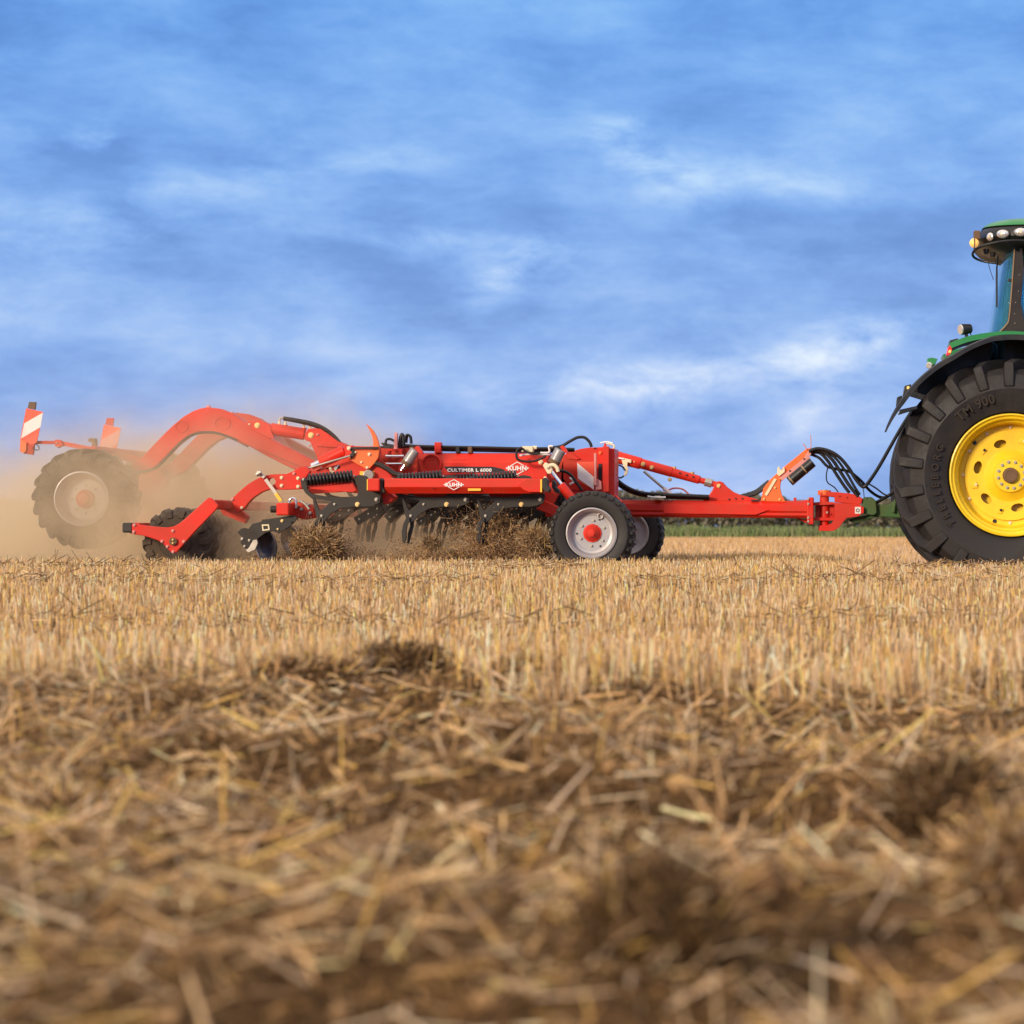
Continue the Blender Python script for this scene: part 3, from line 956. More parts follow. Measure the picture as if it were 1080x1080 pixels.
for (ya, yb) in ((.02, .86), (2.04, 2.88)):
    arc_sheet("fender", HC, 1.2, R(161 if ya < 1 else 122), R(52), ya, yb, .03, 'blackc', TR, n=80, lip=.035, rr=frad, taper=ya < 1)
    arc_sheet("fender_shell", HC, 1.30, R(114.5), R(56), ya + (.22 if ya < 1 else 0), yb - (0 if ya < 1 else .22), .05, 'green', TR, rr=lambda t: float(np.interp(114.5 - 58.5 * t, [56, 85, 98, 108, 114.5], [1.252, 1.252, 1.253, 1.262, 1.262])))
    bm = prism_bm([(HUBX + (frad((161 - a) / 109) + .022) * math.cos(R(a)), HUBZ + (frad((161 - a) / 109) + .022) * math.sin(R(a))) for a in range(138, 53, -3)] + [(HUBX + .55 * math.cos(R(a)), HUBZ + .62 + .1 * math.sin(R(a))) for a in (60, 90, 120, 150)], [], .88 if ya < 1 else 1.98, .90 if ya < 1 else 2.0)
    from_bm("fender_inner_wall", bm, 'blackc', TR)
# stiffener seam under the fender
plate("fender_brace", [(947, 437.5), (968, 431), (967, 428), (949, 432)], .03, .12, 'blackc', TR)

# lamps on the fender
t = plate("tail_lamp", [(998, 374), (1000, 366), (1004, 363.5), (1004, 371), (1001, 374.5)], .30, .28, 'tail', TR)
plate("lamp_reflector", [(1000, 372), (1001, 369), (1003.3, 369), (1003, 372)], .292, .006, 'amber', t)
plate("lamp_block", [(1001, 362), (1001.5, 359), (1010, 356.7), (1011, 359), (1006, 361.5)], .32, .2, 'blackc', TR)
wlp = from_bm("work_lamp", add_cyl(bmesh.new(), PT(1013.5, 347.6, .40), PT(1024, 346.6, .44), .052, .042, 20), 'blackc', TR, smooth=True, bevel=.008)
from_bm("lens", add_cyl(bmesh.new(), PT(1012.4, 347.7, .395), PT(1013.5, 347.6, .40), .044, .047, 20), 'lens', wlp, smooth=True)
from_bm("stalk", add_cyl(bmesh.new(), PT(1018.5, 350, .42), PT(1020, 357, .42), .014, .018, 10), 'blackc', wlp)
from_bm("cable", add_tube(bmesh.new(), [PT(1023, 351, .42), PT(1024.5, 354, .42), PT(1024, 357, .42)], .005), 'blackc', wlp)
gl = plate("indicator_housing", [(978, 384), (978, 378), (983, 377), (989, 378.5), (987, 383), (984, 386)], .25, .15, 'green', TR)
from_bm("lens", add_cyl(bmesh.new(), PT(979.5, 385.5, .22), PT(983, 385, .3), .030, .030, 16), 'lens', gl, smooth=True, bevel=.006)
lb = plate("side_marker", [(952, 417), (954, 407), (961, 405), (961.5, 410), (957, 417)], .15, .18, 'blackc', TR)
plate("lens", [(956.3, 410.5), (956.6, 407.6), (959.2, 407.2), (959, 410)], .144, .005, 'amber', lb)
plate("marker_bracket", [(945, 428), (946, 419), (951, 417), (952, 420), (948, 428)], .15, .12, 'blackc', TR)

# cab
CX0, CX1 = 1.50, 3.15
cabz0, cabz1 = SZ(352, .55), SZ(262, .55)
# curved rear screen: bulges backwards between the two rear pillars
bm = bmesh.new(); prev = None; NS, NT = 14, 10
grid = []
for i in range(NS + 1):
    u = i / NS; y = .60 + 1.70 * u; bul = .13 * (1 - (2 * u - 1) ** 4)
    col = []
    for j in range(NT + 1):
        v = j / NT
        z = cabz0 - .25 + (cabz1 - cabz0 + .25) * v
        edge = SX(1055.5 + 15.5 * v ** 1.1, .6)
        x = edge - bul * (1 - .25 * v) + .02
        col.append(bm.verts.new((x, y, z)))
    grid.append(col)
for i in range(NS):
    for j in range(NT): bm.faces.new((grid[i][j], grid[i + 1][j], grid[i + 1][j + 1], grid[i][j + 1]))
rs = from_bm("rear_window", bm, 'glass', TR, smooth=True, angle=80)
md = rs.modifiers.new("solid", 'SOLIDIFY'); md.thickness = .006
for Yp in (.55, 2.30):
    pl = plate("rear_pillar", [(1064, 337), (1070, 262), (1078, 262), (1080, 285), (1077, 318), (1080, 338), (1084, 345), (1084, 352), (1052, 352), (1057, 348)] if Yp < 1 else
               [(889 + (x - 889) * 1.0639, 558 + (y - 558) * 1.0639) for x, y in [(1064, 337), (1070, 262), (1076, 262), (1075, 338), (1079, 352), (1052, 352), (1057, 348)]] if False else
               [(1055, 337), (1061, 262), (1068, 262), (1068, 352), (1044, 352), (1049, 348)], Yp, .05, 'pillar', TR)
    if Yp < 1:
        from_bm("window_seal", add_tube(bmesh.new(), catmull([PT(1070, 263, .545), PT(1067.4, 300, .545), PT(1064.3, 335, .545), PT(1061, 343, .545), PT(1054, 350.5, .545)], 5), .007, 6), 'seal', pl)
        for (x, y) in ((1075, 290), (1074, 307), (1071, 319), (1070, 331), (1070.5, 341)): bolt(pl, x, y, .55, .5, 'steel')
# door glass, front pillar, cab floor, front
from_bm("door_window", prism_bm([(SX(1078, .57), cabz0 + .10), (SX(1082, .57), cabz1 + .0), (3.0, cabz1), (3.05, cabz0 - .6), (2.3, cabz0 - .6), (1.95, cabz0 + 0)], [], .57, .576), 'glass', TR)
from_bm("door_window", prism_bm([(SX(1078, .57), cabz0 + .10), (SX(1082, .57), cabz1 + .0), (3.0, cabz1), (3.05, cabz0 - .6), (2.3, cabz0 - .6), (1.95, cabz0 + 0)], [], 2.32, 2.326), 'glass', TR)
for Yp in (.55, 2.28):
    from_bm("front_pillar", prism_bm([(3.0, cabz1 + .02), (3.08, cabz1 + .02), (3.16, cabz0 - .9), (3.06, cabz0 - .9)], [], Yp, Yp + .06), 'pillar', TR, bevel=.01)
from_bm("windscreen", prism_bm([(3.03, cabz1), (3.036, cabz1), (3.11, cabz0 - .5), (3.10, cabz0 - .5)], [], .62, 2.27), 'glass', TR)
box("cab_floor", (2.35, 1.45, cabz0 - .68), (1.6, 1.7, .25), 'pillar', TR, .03)
seat = box("driver_seat", (2.25, 1.45, cabz0 - .15), (.5, .5, .15), 'interior', TR, .04)
box("backrest", (2.03, 1.45, cabz0 + .20), (.13, .5, .68), 'interior', seat, .04)
box("dashboard", (2.9, 1.45, cabz0 - .1), (.25, .5, .6), 'interior', TR, .05)
box("instrument_column", (2.45, 1.85, cabz0 + .0), (.5, .2, .2), 'interior', TR, .03)

# roof: green cap over a dark rounded lamp band


def roof_slab(name, z0, z1, x0, x1, y0, y1, rad, mat, dome=0, inset=.0, n=8):
    bm = bmesh.new()

    def ring(z, ins):
        o = []
        for (cx, cy, s) in ((x1 - rad, y1 - rad, 0), (x0 + rad, y1 - rad, 90), (x0 + rad, y0 + rad, 180), (x1 - rad, y0 + rad, 270)):
            for k in range(n + 1):
                a = R(s + 90 * k / n); o.append(bm.verts.new((cx + (rad - ins) * math.cos(a), cy + (rad - ins) * math.sin(a), z)))
        return o
    lv = dome if dome else [(z0, inset), (z1, 0)]
    rs_ = [ring(z, i) for z, i in lv]
    for A, B in zip(rs_, rs_[1:]):
        m = len(A)
        for j in range(m): bm.faces.new((A[j], A[(j + 1) % m], B[(j + 1) % m], B[j]))
    bm.faces.new(rs_[0]); bm.faces.new(rs_[-1])
    return from_bm(name, bm, mat, TR, smooth=True, angle=40)


RX0 = SX(1033, .75)
zr = lambda y: SZ(y, .6)
roof_slab("lamp_band", 0, 0, RX0, 3.35, .42, 2.48, .42, 'blackc', dome=[(zr(267), .36), (zr(265.5), .26), (zr(257), .06), (zr(250), .0), (zr(243), .01), (zr(238.5), .05)])
roof_slab("roof", 0, 0, RX0, 3.35, .42, 2.48, .42, 'green', dome=[(zr(238.4), .03), (zr(236.5), .045), (zr(233), .10), (zr(230.5), .18), (zr(229), .28), (zr(228), .40)])
for k, (x, y, w, h) in enumerate(((1045.2, 249.7, 3.4, 4.4), (1057.7, 246.7, 6.2, 4.4), (1076.5, 244.8, 6.8, 4.4))):
    # follow the rounded rear corner
    ang = (R(52), R(22), R(3))[k]
    Yl = (.60, .46, .412)[k]
    bm = bmesh.new(); cpt = PT(x, y, Yl)
    nrm = Vector((-math.sin(ang), -math.cos(ang), 0)); tx = Vector((math.cos(ang), -math.sin(ang), 0))
    ww = PXL(w, Yl) / max(.6, math.cos(ang)); hh = PXL(h, Yl)
    rings = []
    for (s, o_) in ((1.16, 0.03), (1.16, -.012), (1.0, -.014)):
        rings.append([bm.verts.new(cpt + tx * ww * s * math.cos(t) + Vector((0, 0, hh * s * math.sin(t))) - nrm * (-o_ * -1)) for t in [i * 2 * math.pi / 24 for i in range(24)]])
    for A, B in zip(rings, rings[1:]):
        for j in range(24): bm.faces.new((A[j], A[(j + 1) % 24], B[(j + 1) % 24], B[j]))
    fr = from_bm("roof_lamp", bm, 'blackc', TR, smooth=True)
    bm = bmesh.new(); rings = []
    for (s, o_) in ((1.0, .012), (.8, .022), (.45, .029)):
        rings.append([bm.verts.new(cpt + tx * ww * s * math.cos(t) + Vector((0, 0, hh * s * math.sin(t))) + nrm * o_) for t in [i * 2 * math.pi / 24 for i in range(24)]])
    for A, B in zip(rings, rings[1:]):
        for j in range(24): bm.faces.new((A[j], A[(j + 1) % 24], B[(j + 1) % 24], B[j]))
    bm.faces.new(rings[-1])
    from_bm("lens", bm, 'lens', fr, smooth=True)
    bm = add_cyl(bmesh.new(), cpt + nrm * .026, cpt + nrm * .034, .016, .012, 12); from_bm("bulb", bm, 'amber' if False else 'cream', fr)
# amber lamp on the rear corner
al = from_bm("amber_lamp", add_lathe(bmesh.new(), tuple(PT(1027.5, 256.2, .52)), [(.001, -.050), (.025, -.045), (.038, -.025), (.043, 0), (.043, .02), (.036, .05), (.001, .06)], 24), 'amber', TR, smooth=True)
pbox("lens_divider", 1027.2, 250.8, 1028.4, 261.8, .455, .13, 'brown', al)
pbox("lamp_bracket", 1027.2, 243, 1034, 252, .50, .12, 'brown', TR, .008)
hose("hand_rail", [(1084, 253.8, .40), (1068, 253.8, .38), (1050, 255.8, .36), (1036, 259.5, .40), (1028, 264, .50), (1025.8, 268.5, .6), (1029, 272.5, .66), (1038, 275.8, .66), (1050, 277.5, .62)], .0115, 'blackc', TR)
hose("rail_bracket", [(1062, 255, .38), (1068, 259.5, .45), (1073.5, 263, .55)], .014, 'blackc', TR)
hose("wiper_arm", [(1052.5, 270, .9), (1051, 290, .85), (1051.5, 322, .8)], .008, 'blackc', TR)
pbox("wiper_blade", 1050.4, 283, 1052.3, 324, .78, .03, 'blackc', TR, .002)
hose("aerial_wire", [(1040.5, 262, .55), (1043, 280, .55), (1047.8, 295, .6)], .003, 'blackc', TR)
hose("window_stay", [(1056, 277, .6), (1063, 270, .56), (1070, 265, .56)], .005, 'blackc', TR)
pbox("window_latch", 1063, 294, 1067, 297, .54, .03, 'blackc', TR)
for (x, y) in ((1040, 266), (1047, 269)): from_bm("band_fitting", add_cyl(bmesh.new(), PT(x, y - 3, .7), PT(x, y + 2, .7), .03, .02, 12), 'blackc', TR, smooth=True)
# bonnet, chassis and front wheels (beyond the edge of the picture)
from_bm("bonnet", prism_bm([(3.2, 1.25), (3.2, 2.15), (3.8, 2.12), (5.5, 1.95), (5.85, 1.8), (5.95, 1.3), (5.85, 1.05), (3.4, 1.15)], [], 1.02, 1.88), 'green', TR, bevel=.09, seg=4)
from_bm("bonnet_grille", prism_bm([(5.0, 1.15), (5.0, 1.6), (5.75, 1.55), (5.8, 1.15)], [], 1.0, 1.9), 'blackc', TR, bevel=.02)
from_bm("chassis", prism_bm([(1.0, .75), (1.0, 1.35), (3.3, 1.35), (5.6, 1.1), (5.6, .7), (2.5, .62)], [], 1.15, 1.75), 'greend', TR, bevel=.03)
cyl("rear_axle", Vector((HUBX, .3, HUBZ)), Vector((HUBX, 2.6, HUBZ)), .17, 'greend', TR)
cyl("exhaust_stack", Vector((3.35, .95, 1.9)), Vector((3.35, .95, 3.2)), .07, 'blackc', TR)
for Yw in (.05, 2.3):
    fw = holder("front_wheel", TR); c = (4.75, Yw, .74)
    farm_tyre("tyre", c, .74, .55, .38, 20, 'rubber', fw, dw=.04, adv=-.3)
    lathe("rim", c, [(.385, .04), (.37, .03), (.36, .05), (.33, .10), (.31, .2), (.15, .2), (.12, .12), (.001, .12)], 'yellow', fw)
cyl("front_axle", Vector((4.75, .3, .74)), Vector((4.75, 2.6, .74)), .10, 'greend', TR)

# green hitch of the tractor
YH = 1.38
plate("hitch_block", [(909, 527), (911, 524.5), (919, 524), (924, 528), (925, 541), (922, 543.5), (911, 542), (909, 540)], YH - .06, .24, 'greend', TR, bevel=.01)
plate("hitch_bar", [(924, 532), (938, 532), (944, 527), (975, 527), (975, 548), (925, 545), (912, 549.5), (903, 552), (896, 550), (894, 548), (906, 545), (924, 541)], YH, .14, 'greend', TR, bevel=.01)
plate("hitch_lever", [(940, 540), (944.5, 522), (946, 522), (943, 541)], YH - .05, .03, 'greend', TR)
box("rear_linkage", (SX(985, 1.4), 1.45, SZ(530, 1.4)), (.5, .8, .5), 'greend', TR, .04)

# ------------------------------------------------------------------ cultivator
YC = 1.45
CU = thing("cultivator", "long red trailed stubble cultivator with folded-out wings behind the tractor", "cultivator", (SX(500, YC), YC, .14))

# --- drawbar
pr = [(527.0, 0.02), (531.5, -.035), (538.0, -.035), (539.5, -.02), (542.5, -.022), (545.2, .01)]


def beam(name, x0, x1, prof, Yf, Yb, mat, parent, dy0=0, bevel=.005):
    """profile of (pixel height, Y offset) swept along X at plane Yf, back side at Yb"""
    bm = bmesh.new(); P = [(Yf + o, SZ(y, Yf)) for y, o in prof]
    P += [(Yb - (o), z) for (y, o), z in zip(reversed(prof), [p[1] for p in reversed(P)])]
    A = [bm.verts.new((SX(x0, Yf), a, z)) for a, z in P]; B = [bm.verts.new((SX(x1, Yf), a, z + dy0)) for a, z in P]
    n = len(P)
    for i in range(n): bm.faces.new((A[i], A[(i + 1) % n], B[(i + 1) % n], B[i]))
    bm.faces.new(A); bm.faces.new(list(reversed(B)))
    return from_bm(name, bm, mat, parent, bevel=bevel)


YB = 1.30
db = beam("drawbar", 655, 853, pr, YB, YB + .26, 'red', CU, dy0=-.012)
plate("reinforcement", [(700, 531.5), (797, 531.8), (812, 537.5), (797, 543), (700, 541.5)], YB - .045, .012, 'red', db, bevel=.003)
plate("flange", [(851, 527), (853, 524.5), (858, 524.5), (858, 553), (853, 553), (851, 550)], YB - .12, .5, 'red', db, bevel=.006)
plate("rib", [(838, 529), (851, 527), (851, 530)], YB + .1, .02, 'red', db)
plate("rib", [(838, 546), (851, 548), (851, 552)], YB + .1, .02, 'red', db)
pbox("lug", 837, 524.8, 840, 530, YB + .05, .04, 'red', db)
for (x, y) in ((852.5, 526.5), (852.5, 531.5), (852.5, 546), (852.5, 550)): bolt(db, x, y, YB - .12, 1.2, 'steel')
pbox("slot_cover", 792, 527, 801, 528.5, YB - .02, .03, 'blackc', db)
tp = plate("link_tower", [(741, 528), (746, 524.5), (751, 517.5), (754, 510), (756, 508), (759, 507.4), (762, 508.5), (766, 513), (773, 518.5), (781, 522), (797, 526), (806, 529)], YB + .02, .20, 'red', CU, bevel=.01)
for (x, y) in ((769, 526.5), (776, 525.8), (783, 525.8)): bolt(tp, x, y, YB + .02, .9, 'blackc')
bolt(tp, 758, 512.3, YB + .02, 2.2, 'zinc')

# --- hinge and yoke to tractor
hg = plate("coupling_plate", [(858, 530), (866, 529), (880, 529.5), (880, 532), (858, 533)], YB - .02, .2, 'red', CU)
plate("web", [(858, 545.5), (880, 546), (880, 549), (858, 549)], YB - .02, .2, 'red', hg)
plate("web", [(860, 533), (880, 532), (880, 546), (860, 545.5)], YB + .06, .03, 'redd', hg)
vp = cyl("hinge_pin", PT(869.5, 518, YB + .06), PT(869.5, 558, YB + .06), .043, 'red', CU, n=24)
from_bm("collar", add_cyl(bmesh.new(), PT(869.5, 517.2, YB + .06), PT(869.5, 522, YB + .06), .062, n=24), 'orange', vp, smooth=True, bevel=.004)
from_bm("collar", add_cyl(bmesh.new(), PT(869.5, 554, YB + .06), PT(869.5, 560, YB + .06), .058, n=24), 'red', vp, smooth=True, bevel=.004)
from_bm("pin_head", add_cyl(bmesh.new(), PT(869.5, 516.6, YB + .06), PT(869.5, 517.3, YB + .06), .03, n=16), 'steel', vp)
yk = plate("hitch_yoke", [(865, 523.5), (865, 519.5), (870, 518.4), (882, 519), (897, 520.5), (905, 522.5), (910, 526), (908.5, 531.5), (905, 532.3), (880, 529.5), (880, 524.5), (875, 523.8)], YB, .16, 'red', CU, bevel=.008)
for (x, y) in ((885, 523), (893, 524.5)): bolt(yk, x, y, YB, .9, 'redd')
yb = plate("hitch_body", [(880, 530), (906, 532), (910, 534.5), (911.2, 538), (909.5, 541.5), (905, 544.5), (893, 546.3), (890, 549.5), (885, 556.5), (879, 560), (864, 559.8), (864, 554.3), (872, 554), (877, 552), (880, 548)], YB - .03, .2, 'red', CU, bevel=.01)
stk = pbox("white_sticker", 901.7, 534.6, 907.8, 541.8, YB - .034, .004, 'boardw', yb, 0)
plate("sticker_ring", circ(904.7, 538.3, 2.0, 20), YB - .0365, .002, 'decal', stk, holes=[circ(904.7, 538.3, 1.2, 20)], bevel=0)
plate("raised_pad", [(899, 534), (911, 534.6), (911, 541), (899, 543)], YB - .032, .004, 'red', yb)
bolt(yb, 872.3, 540.5, YB + .0, 1.2, 'steel')

# --- adjustable top link


def bar(name, a, c, w, Y, th, mat, parent, bevel=.004):
    dx_, dy_ = c[0] - a[0], c[1] - a[1]; l = math.hypot(dx_, dy_); nx, ny = -dy_ / l * w / 2, dx_ / l * w / 2
    return plate(name, [(a[0] + nx, a[1] + ny), (c[0] + nx, c[1] + ny), (c[0] - nx, c[1] - ny), (a[0] - nx, a[1] - ny)], Y, th, mat, parent, bevel=bevel)


tl = cyl("top_link", PT(640, 479, 1.42), PT(709, 498, 1.42), PXL(5.4, 1.42), 'red', CU, n=24)
from_bm("sleeve", add_cyl(bmesh.new(), PT(643, 480, 1.42), PT(676, 489, 1.42), PXL(6.6, 1.42), PXL(6.2, 1.42), 24), 'red', tl, smooth=True, bevel=.006)
from_bm("inner_tube", add_cyl(bmesh.new(), PT(705, 497, 1.42), PT(738, 506.3, 1.42), PXL(5.0, 1.42), PXL(4.4, 1.42), 24), 'red', tl, smooth=True, bevel=.006)
from_bm("adjuster_nut", add_cyl(bmesh.new(), PT(743.5, 508, 1.42), PT(751, 510, 1.42), PXL(4.6, 1.42), n=8), 'steel', tl, bevel=.004)
from_bm("inner_rod", add_cyl(bmesh.new(), PT(735, 505.5, 1.42), PT(757, 511.6, 1.42), PXL(3.2, 1.42), n=16), 'red', tl, smooth=True)
for (x, y, r_) in ((678.3, 489.5, 2.4), (687.3, 493, 2.2), (706.5, 505.8, 2.2), (648, 481, 1.2), (669, 487, 1.2), (717, 499, 1), (724, 501, 1), (731, 503, 1)): bolt(tl, x, y, 1.42 - PXL(5.2, 1.42), r_, 'zinc' if r_ > 1.1 else 'blackc')
for (x, y) in ((711, 492.3), (730, 497.8)): from_bm("pin", add_cyl(bmesh.new(), PT(x, y, 1.42), PT(x, y + 6, 1.42), .02, n=10), 'zinc', tl)
vv = plate("valve_bracket", [(655.5, 485), (657, 482.8), (666, 485), (665.5, 488.5), (662, 487.6), (661.5, 493), (663, 494), (661, 501), (658, 502.5), (659, 496), (657.5, 492)], 1.34, .03, 'cream', CU)
hose("valve_hose", [(641, 489), (650, 490), (656, 492), (659, 496)], .008, 'hose', vv, Y=1.33)
hose("valve_hose", [(641, 500), (648, 502), (654, 504), (658, 502)], .008, 'hose', vv, Y=1.33)
hose("valve_pipe", [(646, 481), (652, 483), (658, 484)], .008, 'white', vv, Y=1.335)
strut = cyl("link_strut", PT(679, 497, 1.36), PT(701, 516, 1.36), .013, 'steel', CU, n=10)
from_bm("strut_end", add_cyl(bmesh.new(), PT(700, 515, 1.36), PT(708, 521.5, 1.36), .02, n=8), 'boardw', strut)
hose("pale_conduit", [(700, 522), (706, 516.5), (713, 514.8), (721, 516.5), (727, 522)], .009, 'pink', CU, Y=1.6)

# --- hose stand with wrench and document tube
hs_ = plate("hose_stand", [(802, 528.5), (806, 526), (806.5, 515), (809, 510), (827.6, 491.8), (850.5, 473.2), (855, 472.5), (856, 478), (840, 492), (826, 504.5), (823.5, 508), (822.8, 514), (824.5, 522), (828.5, 529.5)], YB + .02, .07, 'orange', CU)
plate("side_cheek", [(802.5, 528.5), (805, 515), (812, 506), (823, 496), (823.4, 508), (822.6, 514), (824.5, 522), (828.5, 529.3)], YB + .0, .018, 'orange', hs_)
bar("mounting_strip", (823.5, 505.5), (853.5, 481.5), 4.2, YB - .02, .018, 'pink', hs_)
plate("strip_tongue", [(846, 486), (854.8, 472), (855.5, 479), (851, 484)], YB - .021, .018, 'pink', hs_)
for (x, y) in ((805.8, 526.5), (822.3, 526.8), (817.5, 514.5), (823.5, 504.3)): bolt(hs_, x, y, YB + .0, 1.25, 'zinc')
for (x, y) in ((833, 496.5), (848, 484)): bolt(hs_, x, y, YB - .02, .9, 'blackc')
wr = bar("wrench", (807.5, 522.5), (818, 505), 3.0, YB - .012, .012, 'cream', CU)
plate("jaw", [(819.5, 500), (820, 493.5), (822, 491.3), (822.3, 494.5), (824.3, 496.2), (826, 494.5), (825.6, 491.8), (827.8, 494), (827.5, 498), (824.5, 500.5), (821.5, 502.5)], YB - .012, .012, 'cream', wr)
dt = cyl("document_tube", PT(832.6, 508, YB - .08), PT(857.2, 487.3, YB - .08), PXL(5.4, YB), 'blackc', CU, n=24, bevel=.006)
for f_ in (.05, .60):
    a = PT(832.6, 508, YB - .08).lerp(PT(857.2, 487.3, YB - .08), f_); c_ = PT(832.6, 508, YB - .08).lerp(PT(857.2, 487.3, YB - .08), f_ + .05)
    from_bm("band", add_cyl(bmesh.new(), a, c_, PXL(5.6, YB), n=24), 'seal', dt, smooth=True)
hose("guide_wire", [(855, 478), (855.3, 468), (855, 459)], .004, 'pink', CU, Y=YB)
hose("guide_hook", [(850.5, 474), (849, 470.5), (847, 468)], .005, 'pink', CU, Y=YB)

# --- hydraulic hoses to the tractor
YHs = 1.28
HL = [([(853, 476), (862, 473.2), (874, 475.5), (885, 482), (895, 493.5), (903, 506), (910, 513.3), (915, 510), (926, 494), (938, 473), (950, 452), (962, 433)], .017),
      ([(853, 477), (866, 475.5), (877, 484), (886, 497), (895, 511), (905, 524)], .017),
      ([(854, 478), (864, 477.5), (873, 486), (882, 500), (890, 512), (896, 520)], .016),
      ([(855, 479), (864, 483), (873, 492), (884, 495), (896, 497.5), (908, 507), (918, 518), (929, 524.5), (938, 522), (946, 510), (953, 488), (957, 470)], .014),
      ([(915, 509.5), (924, 515), (932, 521), (938, 523)], .008),
      ([(923, 531), (932, 525.5), (941, 520), (947, 508), (952, 490)], .016),
      ([(854, 477), (868, 474.5), (881, 483), (893, 499), (901, 513), (907, 522)], .013),
      ([(873, 493), (871.5, 502), (873, 509), (880, 514), (884, 519)], .006),
      ([(910, 513.5), (911, 520), (911.5, 525)], .004)]
for i, (pts, r_) in enumerate(HL):
    hose("hydraulic_hose", [(x, y, YHs + .03 * (i % 4) + (.5 * max(0, (x - 915) / 60) if i in (0, 3, 5) else 0)) for x, y in pts], r_, 'hose', CU)
for k, off in enumerate((0, 2.2, 4.2)):
    hose("supply_hose", [(640, 492 + off), (648, 503 + off), (660, 513 + off * .8), (676, 519.5 + off * .6), (697, 521.5 + off * .6), (720, 522.5 + off * .6), (748, 523.5 + off * .5)], .016, 'hose', CU, Y=1.22 + .05 * k)
    hose("supply_hose", [(770, 525.5), (785, 524 - k), (797, 521 - k * 1.6), (806, 515 - k * 2), (811, 510 - k * 1.5)], .014, 'hose', CU, Y=1.45 + .04 * k)
pbox("hose_clip", 690, 523, 697, 526.5, 1.2, .2, 'cream', CU)
hose("clip_rod", [(683, 523.5), (690, 524.5), (702, 524.5)], .008, 'white', CU, Y=1.19)

# --- centre mast, warning board at the front
YM = .55
ms = plate("mast_plate", [(590, 520), (592, 490), (594, 480), (600, 476.8), (612, 473.4), (621, 472), (640, 471.5), (645, 473), (646, 519), (656, 528), (656, 545), (575, 545), (575, 530), (590, 528)], YM, .10, 'red', CU, bevel=.008)
plate("painted_shadow_panel", [(594, 482), (612, 484.5), (626, 487), (626, 517), (602, 517), (594, 505)], YM - .012, .01, 'redd', ms)  # raised plate in darker red, painting in the shadow across the mast
plate("folded_edge", [(597, 477), (601, 476.5), (612, 484), (608, 485), (599, 483.5)], YM - .03, .028, 'red', ms)
pst = pbox("mast_post", 635.5, 470.5, 642, 519, YM - .12, .12, 'red', CU, .008)
pbox("slotted_edge", 642.4, 473, 648, 527, YM - .02, .5, 'red', ms, .006)
pbox("window_slot", 631, 489, 634.6, 506, YM - .014, .012, 'blackc', ms)
bolt(ms, 633, 477.6, YM - .002, 2.0, 'orange')
wb = plate("warning_board", [(608.5, 487), (626.5, 487), (626.5, 517), (608.5, 507)], YM - .16, .01, 'boardr', CU)
plate("white_stripe", [(608.6, 488), (626.3, 503), (626.3, 516.5), (609.6, 504.5)], YM - .165, .004, 'boardw', wb, bevel=0)
bar("board_edge", (627.6, 478), (627.8, 512), 2.4, YM - .19, .05, 'pink', wb)
plate("board_foot", [(628, 512), (630, 505), (634, 508), (634.5, 516), (628, 517)], YM - .15, .05, 'pink', wb)
hose("towel_rail", [(633, 467.2), (640, 466), (646, 467.4)], .007, 'white', CU, Y=YM + .02)
hose("cream_hook", [(639, 470), (640, 468), (646, 469), (648, 471), (646, 474), (643, 474.5)], .008, 'cream', CU, Y=YM)
plate("mast_tip", [(636.6, 471), (637.2, 467.4), (639, 467.6), (639, 471)], YM - .02, .06, 'red', CU)
hose("arched_hose", [(580, 472.5), (592, 470.5), (600, 466), (608, 461.8), (614, 461), (618, 462.3), (622, 466.5), (624, 471.5)], .014, 'hose', CU, Y=YM - .05)
hose("lower_hose", [(589, 496.5), (595, 497), (602, 501), (608, 509), (614, 517.5)], .014, 'hose', CU, Y=YM - .3)
hose("white_handle", [(600.5, 504), (605.3, 507.5), (601, 511)], .010, 'white', CU, Y=YM - .2)

# --- folded wing side beam carrying the lettering
YL = -.25
profW = [(477.5, .10), (478.5, .03), (483.2, .0), (487.3, -.035), (488.2, -.04), (491.5, -.04), (503, -.04), (506, .02)]
wbm = beam("wing_beam", 436, 578, profW, YL, YL + .5, 'red', CU, bevel=.004)
lz = lathe("round_boss", (SX(456, YL), YL - .045, SZ(489.5, YL)), [(.092, .02), (.092, -.012), (.082, -.018), (.074, -.012), (.072, .008), (.001, .008)], 'red', CU, 40)
dc = plate("decal_strip", [(468, 492), (520, 492.2), (530, 494.5), (536, 498.6), (473.5, 498.2)], YL - .044, .004, 'decal', wbm, bevel=0)
lettering("CULTIMER L 6000", 471.8, 518.5, 493.9, 497.6, YL - .044, 'white', dc, .03)


def diamond(cx, cy, hw, hh, Y, parent):
    d = [(cx - hw, cy), (cx, cy - hh), (cx + hw, cy), (cx, cy + hh)]
    # thin outline, open behind the word
    k = .86
    up = [(cx - hw, cy), (cx, cy - hh), (cx + hw, cy), (cx + hw * k, cy), (cx, cy - hh * k), (cx - hw * k, cy)]
    lo = [(x, 2 * cy - y) for x, y in up]
    o = plate("emblem", [(x, y - .02) for x, y in up], Y - .003, .003, 'white', parent, bevel=0)
    plate("emblem", [(x, y + .02) for x, y in lo], Y - .003, .003, 'white', parent, bevel=0)
    plate("emblem", [(cx - hw * .80, cy - hh * .0 - hh * .38), (cx + hw * .80, cy - hh * .38), (cx + hw * .8, cy + hh * .38), (cx - hw * .8, cy + hh * .38)], Y - .0035, .002, 'red', o, bevel=0)
    lettering("KUHN", cx - hw * .78, cx + hw * .78, cy - hh * .36, cy + hh * .36, Y - .004, 'white', o, .045)


